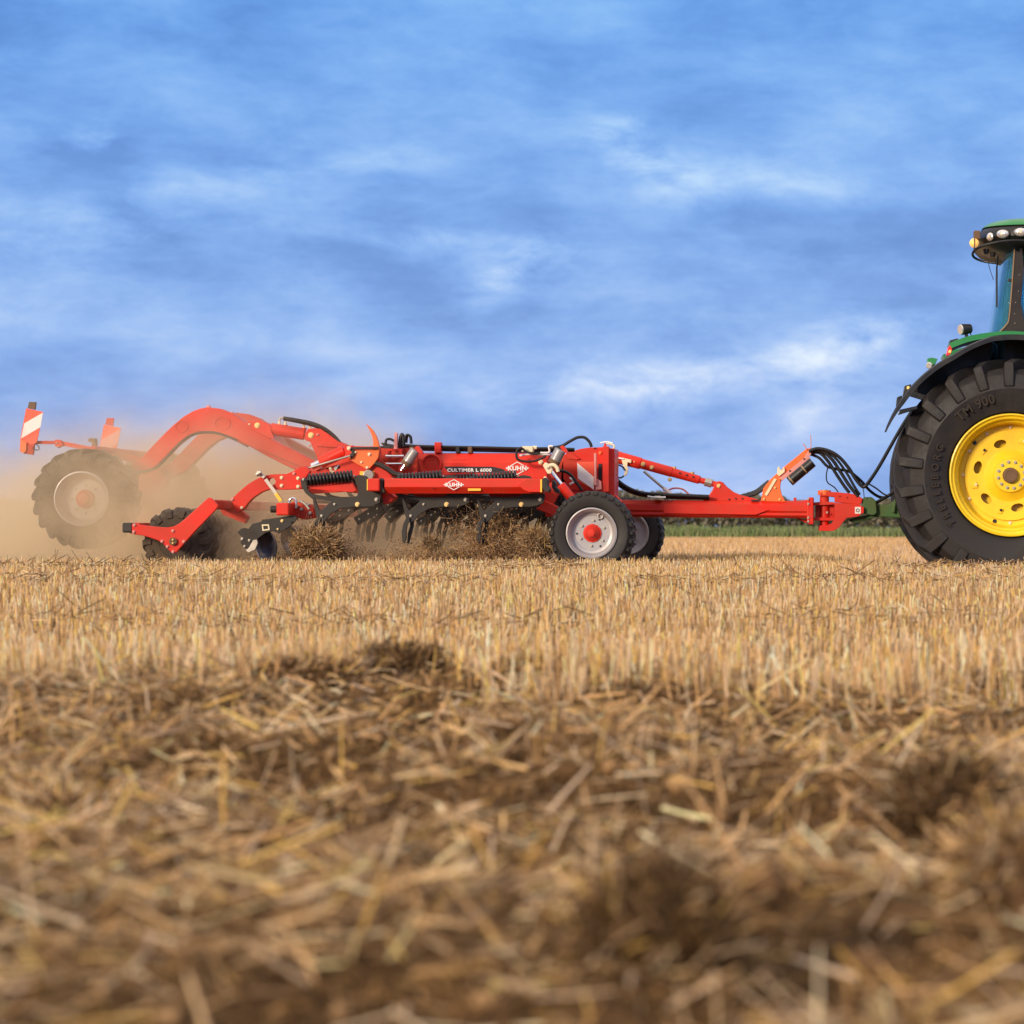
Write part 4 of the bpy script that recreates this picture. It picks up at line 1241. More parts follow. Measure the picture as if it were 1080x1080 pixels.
diamond(545.6, 493.8, 12.5, 7, YL - .042, wbm)
pbox("beam_end", 560, 484, 577, 505, YL - .06, .1, 'red', wbm, .008)
for (x, y, r_) in ((570.3, 487.3, 2.6), (575, 504.2, 1.8), (556, 503.4, 1.2)): bolt(wbm, x, y, YL - .06, r_, 'cream')
# centre frame, behind
beam("centre_frame", 398, 600, [(482, .05), (486, 0), (512, 0), (518, .06)], .55, 2.35, 'redd', CU)
beam("far_wing_beam", 436, 590, [(484, .05), (490, 0), (500, 0), (504, .06)], 2.9, 3.3, 'redd', CU)

# --- toolbar in front
YT = -1.62
profT = [(504.6, .012), (505.6, .0), (513.6, -.004), (514.3, .0), (518.9, .035), (520.4, .045)]
tb = beam("toolbar", 405.5, 572, profT, YT, YT + .16, 'red', CU, bevel=.003)
plate("end_cap", [(546, 511.2), (554.5, 505.4), (571.2, 505.4), (571.6, 519), (557.5, 519), (552, 516.5)], YT - .012, .03, 'red', tb, bevel=.003)
pbox("edge_band", 569.8, 505.5, 571.6, 519, YT - .014, .006, 'sticker_glint', tb, 0)
diamond(478.6, 511.2, 11, 5.7, YT - .005, tb)
pbox("pad", 493.5, 515.2, 507, 517.6, YT + .0, .01, 'sticker_glint', tb, 0)
bolt(tb, 457, 515, YT, .6, 'blackc')
tb2 = beam("toolbar", 405.5, 572, profT, 4.3, 4.46, 'redd', CU)
for (x, y) in ((401, 504), ):
    plate("clamp", [(399.5, 505), (401.5, 503.8), (403.5, 506), (403.5, 514), (406, 518.5), (404.5, 520), (400.5, 517.5), (399.2, 513)], YT - .01, .12, 'black', CU)
plate("clamp", [(572, 505), (575, 503.5), (577.5, 506), (577.5, 512), (580, 516), (578.5, 519.5), (574, 518), (571.8, 514)], YT - .01, .14, 'black', CU)
plate("clamp", [(582, 508), (584, 506), (586.5, 510), (586, 513), (590, 517), (589, 521), (585, 519), (582, 514)], YT + .2, .10, 'black', CU)
# transverse tubes with square ends
for (x, y, hw, Y0, Y1) in ((393.5, 511.3, 6.7, YT - .05, 4.5), (478, 514, 6, -1.2, 4.3), (562, 517, 6, -1.2, 4.3)):
    c_ = PT(x, y, Y0); s = PXL(2 * hw, Y0)
    tt = box("cross_tube", (c_.x, (Y0 + Y1) / 2, c_.z), (s, Y1 - Y0, s), 'red', CU, .012)
    if hw > 6.5: pbox("painted_lit_edge", 386.9, 505.5, 387.9, 517, Y0 - .003, .006, 'sticker_glint', tt, 0)  # yellow strip painting in the sun-lit left edge of the tube end
bmr = beam("lower_rail", 437, 472.5, [(519.5, .0), (521, -.01), (524.5, 0), (526, .02)], -1.30, -1.15, 'redd', CU)
bmr = beam("lower_rail", 516, 550, [(519.5, .0), (521, -.01), (524.5, 0), (526, .02)], -1.30, -1.15, 'redd', CU)
plate("underframe_foot", [(405, 532), (402, 521), (412, 519.5), (416, 524), (414, 528), (408, 531)], -1.35, .2, 'red', CU)

# --- spring tines


def tine(dxp, Y, spring=True, parent=CU):
    dX = lambda pts: [(x, y) for x, y in pts]
    out = [(316.7, 506.7), (318.5, 504), (322, 503.4), (323.6, 506), (323.6, 511), (324.4, 516.5), (328.5, 520.3), (333, 521.7), (345, 523.6), (356, 524.4), (370, 524), (376.7, 523), (377.8, 517.8), (375.5, 510),
           (373, 504.5), (375.6, 501.7), (379, 500.8), (386, 502), (388, 504), (388, 517.8), (400, 518.2), (402, 522), (400.5, 530.5), (393, 533.5), (386.7, 534.6), (373, 534.6), (359, 536.2), (349, 542),
           (342.5, 549.6), (339, 551), (335.6, 549), (333, 543.6), (329.8, 526.7), (322, 520), (317.8, 513)]
    tri = [(331.9, 525.4), (336, 536), (338, 538.6), (342, 535), (349.4, 528.5), (346, 527.4)]
    k = (CD + Y) / (CD - 1.45)
    o = plate("tine", [(x, y) for x, y in out], -1.45, .035, 'black', parent, holes=[tri], bevel=.003)
    off = Vector((dxp * (CD - 1.45) / F, Y + 1.45, 0))
    kids = []
    for (x, y, r_, mt) in ((377, 531.9, 2.5, 'zinc'), (352.8, 531.8, 1.3, 'steel'), (339.2, 544, 1.5, 'steel'), (397, 526.8, 2.0, 'steel'), (320, 505.5, 1.3, 'steel'), (373.4, 502, 1.3, 'steel')):
        kids.append(bolt(o, x, y, -1.45, r_, mt))
    if spring:
        bm = bmesh.new(); a, c_ = PT(324.5, 506.2, -1.44), PT(371.5, 502.2, -1.44); ax = (c_ - a); L_ = ax.length; u, v = ring_frame(ax); P = []
        turns = 13
        for i in range(turns * 14 + 1):
            t = i / (turns * 14); an = t * turns * 2 * math.pi
            P.append(a + ax * t + (u * math.cos(an) + v * math.sin(an)) * .043)
        add_tube(bm, P, .0115, 8)
        kids.append(from_bm("coil_spring", bm, 'blackc', o, smooth=True, angle=60))
        kids.append(cyl("spring_rod", a, c_, .030, 'black', o, n=12))
        kids.append(plate("link_bar", [(324, 513.5), (345, 511.5), (371, 507.5), (376, 517.5), (372, 519.2), (345, 517.5), (325, 515.5)], -1.42, .05, 'red', o))
    plate("share", [(334.3, 546), (338, 546), (338.4, 549), (335.6, 553), (334.4, 560), (334.6, 567), (332.6, 573), (330, 572), (329.4, 560), (331.2, 552)], -1.47, .03, 'black', o, bevel=.004)
    plate("share_wing", [(338.4, 548), (342.6, 549.5), (342.2, 556), (339.6, 565), (337.4, 573.5), (335.4, 573), (336.4, 562), (338.6, 555)], -1.40, .03, 'black', o, bevel=.004)
    if parent.name in ROOTLOC: o.location = off
    return o


t0 = tine(0, -1.45)
COPIES = []


def copy_tine(src, dxp, Y):
    o = src.copy(); COL.objects.link(o); o.location = Vector((dxp * (CD - 1.45) / F, Y + 1.45, 0))
    for ch in src.children:
        c_ = ch.copy(); COL.objects.link(c_); c_.parent = o
    return o


copy_tine(t0, 93.5, -1.42); copy_tine(t0, 172, -1.39)
for k, Yt in enumerate((-.5, .5, 1.5, 2.6, 3.6)):
    for j, dxp in enumerate((0, 93.5, 172)):
        copy_tine(t0, dxp + (0, 18, -14)[(j + k) % 3] , Yt + .2 * j)
for (xa, ya, xb, yb_, Y) in ((404, 522, 592, 531, -.85), (398, 524, 590, 535, .1), (404, 524, 588, 536, 1.3), (330, 524, 400, 531, .0)):
    pbox("dark_filler_rail", xa, ya, xb, yb_, Y, .09, 'black', CU, .006)  # black rails added as the dark mass of shade under the toolbar
# rear tine gang carriers seen as dark shapes
for (x0, y0, x1, y1, w, Y) in ((345, 552, 372, 536, 8, -.6), (375, 550, 402, 534, 9, -.9), (408, 548, 430, 530, 10, -.4), (470, 550, 500, 532, 11, -.7), (490, 554, 524, 536, 10, -.3), (520, 552, 548, 533, 12, -.5), (455, 541, 482, 527, 9, .2), (540, 538, 572, 528, 12, -.9), (556, 546, 590, 527, 10, -.5), (440, 552, 470, 534, 7, -.9), (395, 545, 412, 530, 6, -.6)):
    o = bar("shank", (x0, y0), (x1, y1), w, Y, .04, 'black', CU)
    for q in (.15, .5, .85): bolt(o, x0 + (x1 - x0) * q, y0 + (y1 - y0) * q, Y, 1.0, 'steel')

# --- roller arm, spring side gear
ra = plate("roller_arm", [(243.5, 527), (252, 518.5), (261, 511), (269.6, 505.7), (278, 502), (286, 500.3), (302, 499.8), (309, 497), (314.4, 493.5), (322, 491.6), (327, 497), (322.8, 503), (317.5, 515.8), (300, 516.6), (284, 516.2), (276, 519), (267.6, 524.5), (262, 530), (257, 537), (250, 541)],
           -1.15, .09, 'red', CU, holes=[circ(286.6, 507.8, 4.0, 18)], bevel=.006)
for (x, y) in ((297, 503.8), (297, 512.2), (314.3, 504.4), (314.4, 513.2)): bolt(ra, x, y, -1.15, 1.9, 'cream')
bolt(ra, 310, 499.4, -1.15, 1.7, 'pink'); bolt(ra, 245, 526.5, -1.15, 1.8, 'pink'); bolt(ra, 255, 535.5, -1.15, 1.6, 'cream')
plate("arm_link", [(230, 533), (243, 528), (262, 545), (258, 552), (235, 543)], -.9, .1, 'redd', CU)
plate("roller_arm", [(250, 533), (262, 520), (284, 512), (318, 506), (318, 520), (285, 524), (265, 534)], 3.6, .09, 'redd', CU)
ta = bar("adjusting_strut", (280, 505.5), (298, 530), 3.6, -1.2, .02, 'steel', CU)
bar("yellow_band", (290.5, 520.5), (296.5, 528.8), 3.9, -1.208, .007, 'sticker_glint', ta)
bar("strut_head", (271, 497.5), (279, 504), 3.2, -1.2, .03, 'steel', ta)
from_bm("strut_knob", add_cyl(bmesh.new(), PT(270.5, 501, -1.22), PT(275.5, 498, -1.22), .018, n=8), 'steel', ta)
# wing-fold support piece (red plate with hook)
sp_ = plate("side_plate", [(352, 498), (365, 478), (374, 470.5), (400, 471), (401, 488), (414, 503.5), (413, 508), (378, 508), (376, 502), (362, 509), (352, 506)], -.95, .10, 'red', CU, bevel=.006)
plate("hook", [(367, 484), (371, 474.6), (393.2, 474), (393.6, 466), (392.4, 460), (389.6, 453.6), (385.6, 446.8), (389, 449.5), (393.6, 454.2), (397.2, 460.5), (399.4, 468), (399.8, 476), (398.8, 483), (394.5, 489), (388.5, 495.4), (384, 493.5)], -1.0, .045, 'orange', sp_)
for (x, y, r_) in ((389.6, 479.2, 1.9), (381.3, 487.5, 1.3), (387.2, 493.2, 1.5), (375, 477, 1.4)): bolt(sp_, x, y, -1.0, r_, 'cream')
bar("top_strap", (367, 472.8), (399, 472.4), 2.6, -1.03, .02, 'black', sp_)
plate("strap_ear", [(366, 472), (373, 472), (374, 480), (370, 484), (368, 480), (371, 477)], -1.025, .02, 'black', sp_)
bolt(sp_, 368, 472.8, -1.035, 2.2, 'cream')
pbox("yellow_sticker", 379.4, 497, 394.8, 503.6, -.956, .005, 'sticker_glint', sp_, 0)
from_bm("cap_nut", add_cyl(bmesh.new(), PT(388.5, 501, -1.02), PT(388.5, 501, -.95), .045, .05, 10), 'steel', sp_, bevel=.004)
plate("inner_web", [(395, 488), (402, 485), (420, 500), (412, 503)], -.9, .05, 'redd', sp_)
cyl("tie_rod", PT(313.5, 497, -1.05), PT(369.5, 480.8, -1.05), .0095, 'steel', CU, n=10)
fc = cyl("folding_cylinder", PT(337.5, 488.2, -.8), PT(363.5, 475.6, -.8), PXL(6.4, -.8), 'red', CU, n=24, bevel=.006)
from_bm("piston_rod", add_cyl(bmesh.new(), PT(329, 492.2, -.8), PT(337.5, 488.2, -.8), PXL(3.6, -.8), n=16), 'chrome', fc, smooth=True)
plate("cylinder_lug", [(362, 472), (372, 469.5), (374, 478), (365, 482)], -.84, .1, 'red', fc)
hose("fitting", [(348, 493), (350, 498), (353, 497.5)], .012, 'cream', CU, Y=-.9)
bar("fitting_block", (352.5, 495), (359, 491.5), 4, -.95, .06, 'steel', CU)
plate("lower_wedge", [(323, 503), (328, 497), (356, 490), (372, 488), (378, 500), (350, 503), (340, 509), (324, 508)], -.75, .1, 'redd', CU)
plate("lower_wedge", [(326, 521), (324, 509), (368, 505), (376.5, 517), (360, 519)], -.9, .06, 'red', CU)

# --- goose-neck rear arms
ARM = [(137, 492), (140, 489), (146, 486), (165, 466), (174, 456.5), (183, 448), (193, 439.5), (204, 433.2), (212, 430.5), (220, 429.4), (232, 431), (245, 436), (257, 444.5), (270, 454), (294, 467), (331, 485.6), (338, 493), (335, 500), (318, 498.5), (300, 490.5), (282, 481.3), (262, 470.2), (251.3, 464.3), (241, 459.5), (231, 456.8), (220, 455.3), (209, 456), (198, 460.5), (187, 469), (175, 481.5), (163, 493.5), (150, 500), (138, 500)]
for Ya, mt in ((.75, 'red'), (2.05, 'redd')):
    if Ya < 1:
        ga = plate("gooseneck_arm", ARM, Ya, .16, mt, CU, bevel=.012)
        for (cx, cy, w, h) in ((234.5, 446.5, 8.6, 7), (191.5, 450, 7, 6)):
            o_ = circ(cx, cy, w, 28, h); i_ = circ(cx, cy, w * .86, 28, h * .84)
            plate("pressed_ring", o_, Ya - .007, .009, mt, ga, holes=[i_], bevel=.002)
        for (x, y) in ((220, 428.6), (244.5, 435.4)): from_bm("stud", add_cyl(bmesh.new(), PT(x, y - .9, Ya + .08), PT(x, y + 1.5, Ya + .08), .02, n=10), 'pink', ga)
        bar("lower_flange", (251, 465), (331, 498), 1.6, Ya - .02, .2, 'redd', ga)
        hose("edge_hose", [(142, 499.5), (163, 493.8), (176, 482), (188, 469.3), (198, 461), (209, 456.8), (220, 456), (232, 457.6), (250, 464.5), (262, 470.8)], .012, 'black', ga, Y=Ya - .0)
    else:
        bm = prism_bm([(p[0] , p[1]) for p in pxpoly(ARM, .75)], [], Ya, Ya + .16); from_bm("gooseneck_arm", bm, mt, CU, bevel=.012)
plate("arm_crosspiece", [(256, 446), (270, 447), (284, 470), (270, 462)], .93, 1.1, 'redd', CU)
cb = plate("cylinder_bracket", [(255.5, 446.5), (264, 444.2), (272, 443.8), (282, 446), (285.4, 449), (286, 455), (290, 463), (284, 462), (270, 455)], .62, .12, 'red', CU)
bolt(cb, 271.4, 448.6, .62, 3.0, 'zinc'); bolt(cb, 263, 447.4, .62, 1.1, 'cream')
hc = cyl("lift_cylinder", PT(285.5, 452.2, .68), PT(321.5, 458, .68), PXL(6.3, .68), 'red', CU, n=28, bevel=.006)
from_bm("rod_eye", add_cyl(bmesh.new(), PT(276, 450.5, .68), PT(285.5, 452.2, .68), PXL(4.6, .68), n=16), 'red', hc, smooth=True)
for (x, y0, y1) in ((294.6, 444, 449), (301, 445, 449), (320.6, 446.5, 452), (327, 448, 453)):
    from_bm("pipe_fitting", add_cyl(bmesh.new(), PT(x, y0, .68), PT(x, y1 + 1.5, .68), .013, n=10), 'cream', hc)
    from_bm("fitting_base", add_cyl(bmesh.new(), PT(x, y1 - .8, .68), PT(x, y1 + 2.2, .68), .024, n=10), 'red', hc)
hose("elbow", [(294.6, 445), (295.5, 441), (300, 441.2)], .009, 'steel', hc, Y=.68)
tw = plate("rear_tower", [(321, 464), (322, 456), (325, 452.8), (331, 451.4), (338, 452.2), (346, 457.5), (356, 465), (366, 469.5), (374, 472), (376, 484), (352, 497), (340, 492), (337, 489), (331.5, 476), (327, 466)], .56, .22, 'red', CU, bevel=.008)
bolt(tw, 328, 459, .56, 3.1, 'zinc'); bolt(tw, 335, 458.4, .56, 1.3, 'pink'); bolt(tw, 327, 470, .56, 1.3, 'pink')
plate("raised_gusset", [(334, 470.5), (345, 464), (370, 471.5), (366, 473), (345, 471.5)], .54, .018, 'red', tw)
for k in range(2):
    hose("arched_hose", [(299, 441 + k * .6), (312, 443 + k), (328, 446.2 + k * 1.4), (340, 451 + k * 1.6), (350, 458 + k * 1.6), (357, 465.5 + k), (361, 473)], .018, 'hose', CU, Y=.58 + .05 * k)

# --- upper details on the machine
pbox("upright", 408.8, 474, 412, 506, -.72, .05, 'redd', CU)
pbox("upright", 420.3, 474, 423.8, 503, -.74, .05, 'red', CU)
pbox("top_crossbar", 409, 473.6, 424, 475.6, -.745, .06, 'red', CU)
pbox("orange_reflector", 417, 475.8, 420, 479.6, -.7, .01, 'orange', CU)
for y in (481.2, 489.3): cyl("lock_pin", PT(406.5, y, -.76), PT(426, y - .2, -.76), .012, 'chrome', CU, n=12)
pbox("back_panel", 399, 472.5, 440, 507, -.6, .06, 'redd', CU)
post = plate("transport_lock", [(415.2, 474), (416, 457), (417.4, 455.8), (419, 457), (419, 474)], -.70, .06, 'pink', CU)
hose("bowed_hose", [(406.5, 469), (407.5, 464), (411, 463), (415, 464.6), (420, 468)], .011, 'hose', CU, Y=-.6)
hose("hose_loop", [(421.5, 471), (422.5, 462), (424, 458.4), (425.4, 462), (425.8, 471)], .016, 'hose', CU, Y=-.65)
for k in range(3): hose("hose_loop", [(427 + k * .8, 467), (427.5 + k, 460.5), (430 + k * .6, 458.5 + k * .3), (432.6 + k * .4, 461), (433.6 + k * .3, 468)], .010, 'hose', CU, Y=-.65 + .03 * k)
plate("valve_body", [(402, 468), (402.5, 466.6), (409, 468), (416, 469), (415, 473.5), (405, 473), (404, 470)], -.6, .12, 'blackc', CU)
hose("accumulator_pipe", [(395, 488.5), (402, 491), (409, 495), (416, 499.6), (425, 501.4)], .022, 'black', CU, Y=-.98)
for (xa, ya, xb, yb_, rr_, Y) in ((427.6, 490, 438, 474.6, 5.4, -.8), (583.8, 488.6, 591.2, 474.2, 6.0, -.5)):
    ac = cyl("accumulator", PT(xa, ya, Y), PT(xb, yb_, Y), PXL(rr_, Y), 'grey', CU, n=24, bevel=.012)
    v_ = (PT(xa, ya, Y) - PT(xb, yb_, Y)).normalized()
    from_bm("end_ring", add_cyl(bmesh.new(), PT(xa, ya, Y) - v_ * .03, PT(xa, ya, Y) + v_ * .006, PXL(rr_ + .25, Y), n=24), 'brown', ac, smooth=True)
    from_bm("piston_rod", add_cyl(bmesh.new(), PT(xa, ya, Y), PT(xa, ya, Y) + v_ * .06, PXL(rr_ * .45, Y), n=16), 'chrome', ac, smooth=True)
    plate("lug", [(xb - 1, yb_ - 3), (xb + 3, yb_ - 4.5), (xb + 7, yb_ + 1), (xb + 8, yb_ + 4), (xb + 3, yb_ + 3)], Y - .02, .08, 'red', ac)
plate("shadow_bracket", [(431, 503), (436, 488), (441, 483), (447, 504)], -.5, .2, 'redd', CU)
for k, (y0, y1) in enumerate(((470.2, 472.4), (472.0, 473.8), (474.0, 476.0))):
    hose("long_hose", [(399, 472.3), (425, 469.5 + k), (438, y0), (470, y0 + .9), (510, (y0 + y1) / 2 + .5), (548, y1 + .4), (580, y1 + .4), (606, 473.6 + k * .8)], .011 + .003 * (k == 1), 'hose', CU, Y=-.2 + .05 * k)
for x, mt in ((461.5, 'red'), (482.5, 'blackc'), (495.4, 'brown'), (434, 'brown')): pbox("hose_clamp", x - 2.1 * (1.6 if mt == 'red' else 1), 466.4 if mt == 'red' else 471.0, x + 2.1 * (1.6 if mt == 'red' else 1), 477.6, -.24, .12, mt, CU)
vb = pbox("valve_block", 549.5, 470.6, 562, 476.6, -.38, .1, 'cream', CU, .006)
from_bm("plug", add_cyl(bmesh.new(), PT(562, 471.8, -.35), PT(566, 472.2, -.35), .016, n=8), 'cream', vb)
hose("looped_hose", [(551, 472), (546, 474), (544.6, 480), (547, 485), (556, 486.8), (566, 485.5), (576, 481)], .011, 'hose', CU, Y=-.45)
hose("looped_hose", [(549, 475), (551.5, 473.5), (556, 477), (566, 478.6), (578, 477)], .010, 'hose', CU, Y=-.43)
hose("white_pipe", [(570, 477.6), (579, 477), (579, 471), (583, 470.6)], .009, 'boardw', CU, Y=-.45)
hose("white_pipe", [(548, 480.6), (560, 479), (580, 480)], .009, 'boardw', CU, Y=-.36)
bar("panel_rod", (476, 485), (545, 485.6), .7, YL - .02, .01, 'redd', CU)
# small spring tops peeking behind the toolbar are parts of the tines

# --- front lift cylinder by the gauge wheel
lc = cyl("depth_cylinder", PT(591.3, 511.2, -.95), PT(606, 530, -.95), PXL(4.9, -.95), 'red', CU, n=24, bevel=.005)
from_bm("piston_rod", add_cyl(bmesh.new(), PT(580, 496.5, -.95), PT(592, 512, -.95), PXL(2.7, -.95), n=18), 'chrome', lc, smooth=True)
plate("rod_clevis", [(572.5, 491), (575, 487.5), (578, 489), (582.5, 495.5), (581, 499.5), (577.5, 499.6)], -1.0, .08, 'cream', lc)
hose("clevis_link", [(579, 491), (584, 490.5), (587.4, 493.5), (588.6, 497.5)], .016, 'cream', lc, Y=-1.02)
bolt(lc, 578, 493.5, -1.0, 1.4, 'steel')
plate("wheel_arm", [(565, 537), (570, 533), (574.5, 527.5), (588, 534.2), (600, 545), (622, 560), (624, 568), (614, 566), (583.5, 543.6), (572, 539.5)], -1.05, .10, 'red', CU, bevel=.008)
plate("arm_bracket", [(576, 512), (583, 508), (590, 520), (582, 535), (574, 528)], -.95, .1, 'redd', CU)
plate("dark_linkage", [(584, 505), (592, 517), (598, 530), (590, 534), (582, 520)], -.8, .08, 'black', CU)

# --- gauge wheels


def gauge_wheel(x, y, Y, parent, dz_=0):
    w = holder("gauge_wheel", parent); c0 = PT(x, y, Y); c = (c0.x, Y, c0.z + dz_); Ro = PXL(45, -1.55)
    W = .33; rr_ = PXL(27, -1.55)
    half = [(rr_ - .004, .045), (rr_ + .012, .018), (rr_ + .05, .002), (rr_ + .09, .004), (Ro * .93, .028), (Ro * .965, .05), (Ro * .975, .10), (Ro * .98, W / 2)]
    bm = add_lathe(bmesh.new(), c, half + [(r, W - yy) for r, yy in reversed(half[:-1])], 96)
    nb = 30
    for side in (0, 1):
        for i in range(nb):
            a0 = (i + .5 * side) * 2 * math.pi / nb
            S = [(Ro * .90, .012, Ro * .905, .006, 0, .062), (Ro * .94, .022, Ro * .965, .010, 0, .062), (Ro * .955, .035, Ro * .995, .030, 0, .06), (Ro * .96, .09, Ro, .09, .02, .06), (Ro * .96, .13, Ro, .13, .05, .05)]
            if side: S = [(a, W - b_, c_, W - d_, e, f_) for a, b_, c_, d_, e, f_ in S]
            lug_sections(bm, c, S, a0)
    for i in range(36):
        a0 = i * 2 * math.pi / 36
        lug_sections(bm, c, [(Ro * .96, .145, Ro * .998, .145, 0, .06), (Ro * .96, .185, Ro * .998, .185, .04, .06)], a0)
    from_bm("tyre", bm, 'rubber', w, smooth=True, angle=28)
    k = rr_ / .2165
    prof = [(.218, .05), (.2165, .022), (.206, .018), (.200, .024), (.196, .035), (.190, .040), (.184, .06), (.178, .085), (.172, .10), (.150, .105), (.147, .108), (.078, .108)]
    lathe("rim", c, [(a * k, b_) for a, b_ in prof], 'silver', w, 96)
    hb = lathe("hub", c, [(.080 * k, .106), (.078 * k, .096), (.066 * k, .094), (.058 * k, .075), (.050 * k, .07), (.040 * k, .055), (.036 * k, .045), (.001, .043)], 'red', w, 12, angle=20)
    lathe("hub_nut", c, [(.030 * k, .045), (.028 * k, .030), (.001, .028)], 'red', w, 6, angle=10)
    for i in range(6):
        a = R(25 + 60 * i); X, Z = c[0] + .108 * k * math.cos(a), c[2] + .108 * k * math.sin(a)
        px_, py_ = 889 + X * F / (CD + Y + .108), 558 - (Z - CZ) * F / (CD + Y + .108)
        bolt(w, px_, py_, Y + .107, 1.7, 'steel')
    for i in range(3):
        a = R(-58 + 120 * i); lathe("vent_hole", (c[0] + .13 * k * math.cos(a), Y, c[2] + .13 * k * math.sin(a)), [(.009, .1045), (.009, .1030), (.0005, .1030)], 'blackc', w, 12)
    plate("valve_shield", circ(x + 9.5, y - 18, 3.4, 14), Y + .085, .012, 'steel', w, holes=[circ(x + 9.5, y - 18, 2.0, 14)]) if Y < 0 else None
    return w


gauge_wheel(623.6, 562.3, -1.55, CU)
gauge_wheel(661.5, 562.3, 3.0, CU)

# --- rear transport wheels


def transport_wheel(x, y, Y):
    w = holder("transport_wheel", CU); c0 = PT(x, y, Y); c = (c0.x, Y, c0.z); Ro = .455
    farm_tyre("tyre", c, Ro, .48, .245, 20, 'rubberd', w, lugh=.03, dw=.045, adv=-.34)
    lathe("rim", c, [(.250, .04), (.246, .02), (.236, .018), (.228, .03), (.222, .05), (.205, .09), (.195, .16), (.18, .17), (.08, .17)], 'silver', w, 72)
    lathe("hub", c, [(.085, .168), (.08, .14), (.055, .12), (.05, .09), (.001, .085)], 'redd', w, 24)
    for i in range(8):
        a = i * math.pi / 4
        px_, py_ = 889 + (c[0] + .125 * math.cos(a)) * F / (CD + Y + .17), 558 - (c[2] + .125 * math.sin(a) - CZ) * F / (CD + Y + .17)
        bolt(w, px_, py_, Y + .169, 1.5, 'steel')


transport_wheel(85, 526, .10)
transport_wheel(162, 524, 2.65)
cyl("rear_axle", Vector((SX(85, .1), .3, SZ(526, .1))), Vector((SX(85, .1), 2.9, SZ(526, .1))), .06, 'redd', CU)
plate("axle_carrier", [(84, 520), (100, 500), (138, 490), (146, 496), (140, 512), (95, 532)], .75, .14, 'redd', CU)
bm = prism_bm(pxpoly([(84, 520), (100, 500), (138, 490), (146, 496), (140, 512), (95, 532)], .75), [], 2.05, 2.19); from_bm("axle_carrier", bm, 'redd', CU)

# --- rear warning boards


def rear_board(dx_, dyp, Y, mt_s):
    s = lambda pts: [(x + dx_, y + dyp) for x, y in pts]
    w = plate("warning_board", s([(27.5, 430.5), (45.5, 434.5), (39, 466), (34, 470), (20.8, 476.5), (21.5, 462)]), Y, .012, 'boardr', CU, bevel=.002)
    plate("white_stripe", s([(25.6, 446.5), (45.2, 435.2), (42.6, 450.5), (22.2, 462.5)]), Y - .004, .004, 'boardw' if mt_s else 'pink', w, bevel=0)
    plate("board_mount", s([(29, 430.5), (30.5, 423.8), (38, 424), (37, 432.2)]), Y + .01, .03, 'brown' if mt_s else 'redd', w)
    plate("lamp", s([(21.4, 476), (22, 464), (28, 466.5), (27.5, 475), (24.8, 478.3)]), Y - .03, .03, 'orange', w)
    plate("lamp_housing", s([(25, 478.5), (28, 469), (36, 468), (34.5, 479.8)]), Y - .012, .05, 'redd', w)
    hose("lamp_wire", s([(34, 472), (37.5, 474.5), (41, 474), (40.6, 470.5), (38, 468.5)]), .005, 'blackc', w, Y=Y - .03)
    return w


rear_board(0, 0, .45, True)
rear_board(82, 17, 2.9, False)
sa = bar("board_arm", (36, 466.6), (62, 466.6), 3.4, .5, .05, 'redd', CU)
bar("arm_end", (60, 466.5), (100, 474.5), 4.6, .5, .06, 'red', sa)
plate("arm_joint", [(57, 466), (58.5, 463.5), (64, 464), (66.5, 470), (61, 472.6), (58, 470)], .47, .05, 'red', sa)
for (x, y) in ((60, 467), (61.5, 471)): bolt(sa, x, y, .47, .9, 'steel')
plate("rear_bracket", [(92, 465), (94, 462), (100, 462.4), (101, 474), (96, 472), (97, 467)], 1.5, .1, 'brown', CU)
bar("rear_crossmember", (100, 474), (150, 487), 8, 1.2, .12, 'redd', CU)
cyl("board_rail", PT(98, 473.5, .55), Vector((SX(98, .55), 2.9, SZ(473.5, .55))), .03, 'redd', CU)

# --- packer roller
RXc, RZc, RRr = SX(184.5, -1.5), SZ(571.5, -1.5), PXL(36, -1.5)
rl = holder("packer_roller", CU)
cyl("roller_shaft", Vector((RXc, -1.6, RZc)), Vector((RXc, 4.5, RZc)), .05, 'black', rl)
ring0 = None
NR = 22
for i in range(NR):
    Y = -1.50 + i * .275
    if ring0 is None:
        bm = add_lathe(bmesh.new(), (0, 0, 0), [(RRr * .42, .06), (RRr * .5, .03), (RRr * .80, .02), (RRr * .93, .05), (RRr * .96, .11), (RRr * .93, .17), (RRr * .80, .20), (RRr * .5, .19), (RRr * .42, .16)], 60, closed=True)
        for q in range(14):
            lug_sections(bm, (0, 0, 0), [(RRr * .70, .022, RRr * .72, .008, 0, .13), (RRr * .86, .03, RRr * .90, .01, 0, .13), (RRr * .92, .06, RRr, .05, .05, .12), (RRr * .93, .11, RRr * 1.02, .11, .16, .11), (RRr * .92, .17, RRr, .17, .27, .12)], q * 2 * math.pi / 14)
        ring0 = from_bm("packer_ring", bm, 'rubberd', rl, smooth=True, angle=30); o = ring0
    else:
        o = ring0.copy(); COL.objects.link(o)
    o.location = (RXc, Y, RZc); o.rotation_euler = (0, i * .31, 0)
lathe("end_disc", (RXc, -1.52, RZc), [(RRr * .62, .06), (RRr * .60, .05), (RRr * .45, .055), (RRr * .44, .045), (RRr * .25, .05), (.001, .05)], 'rubberd', rl, 40)
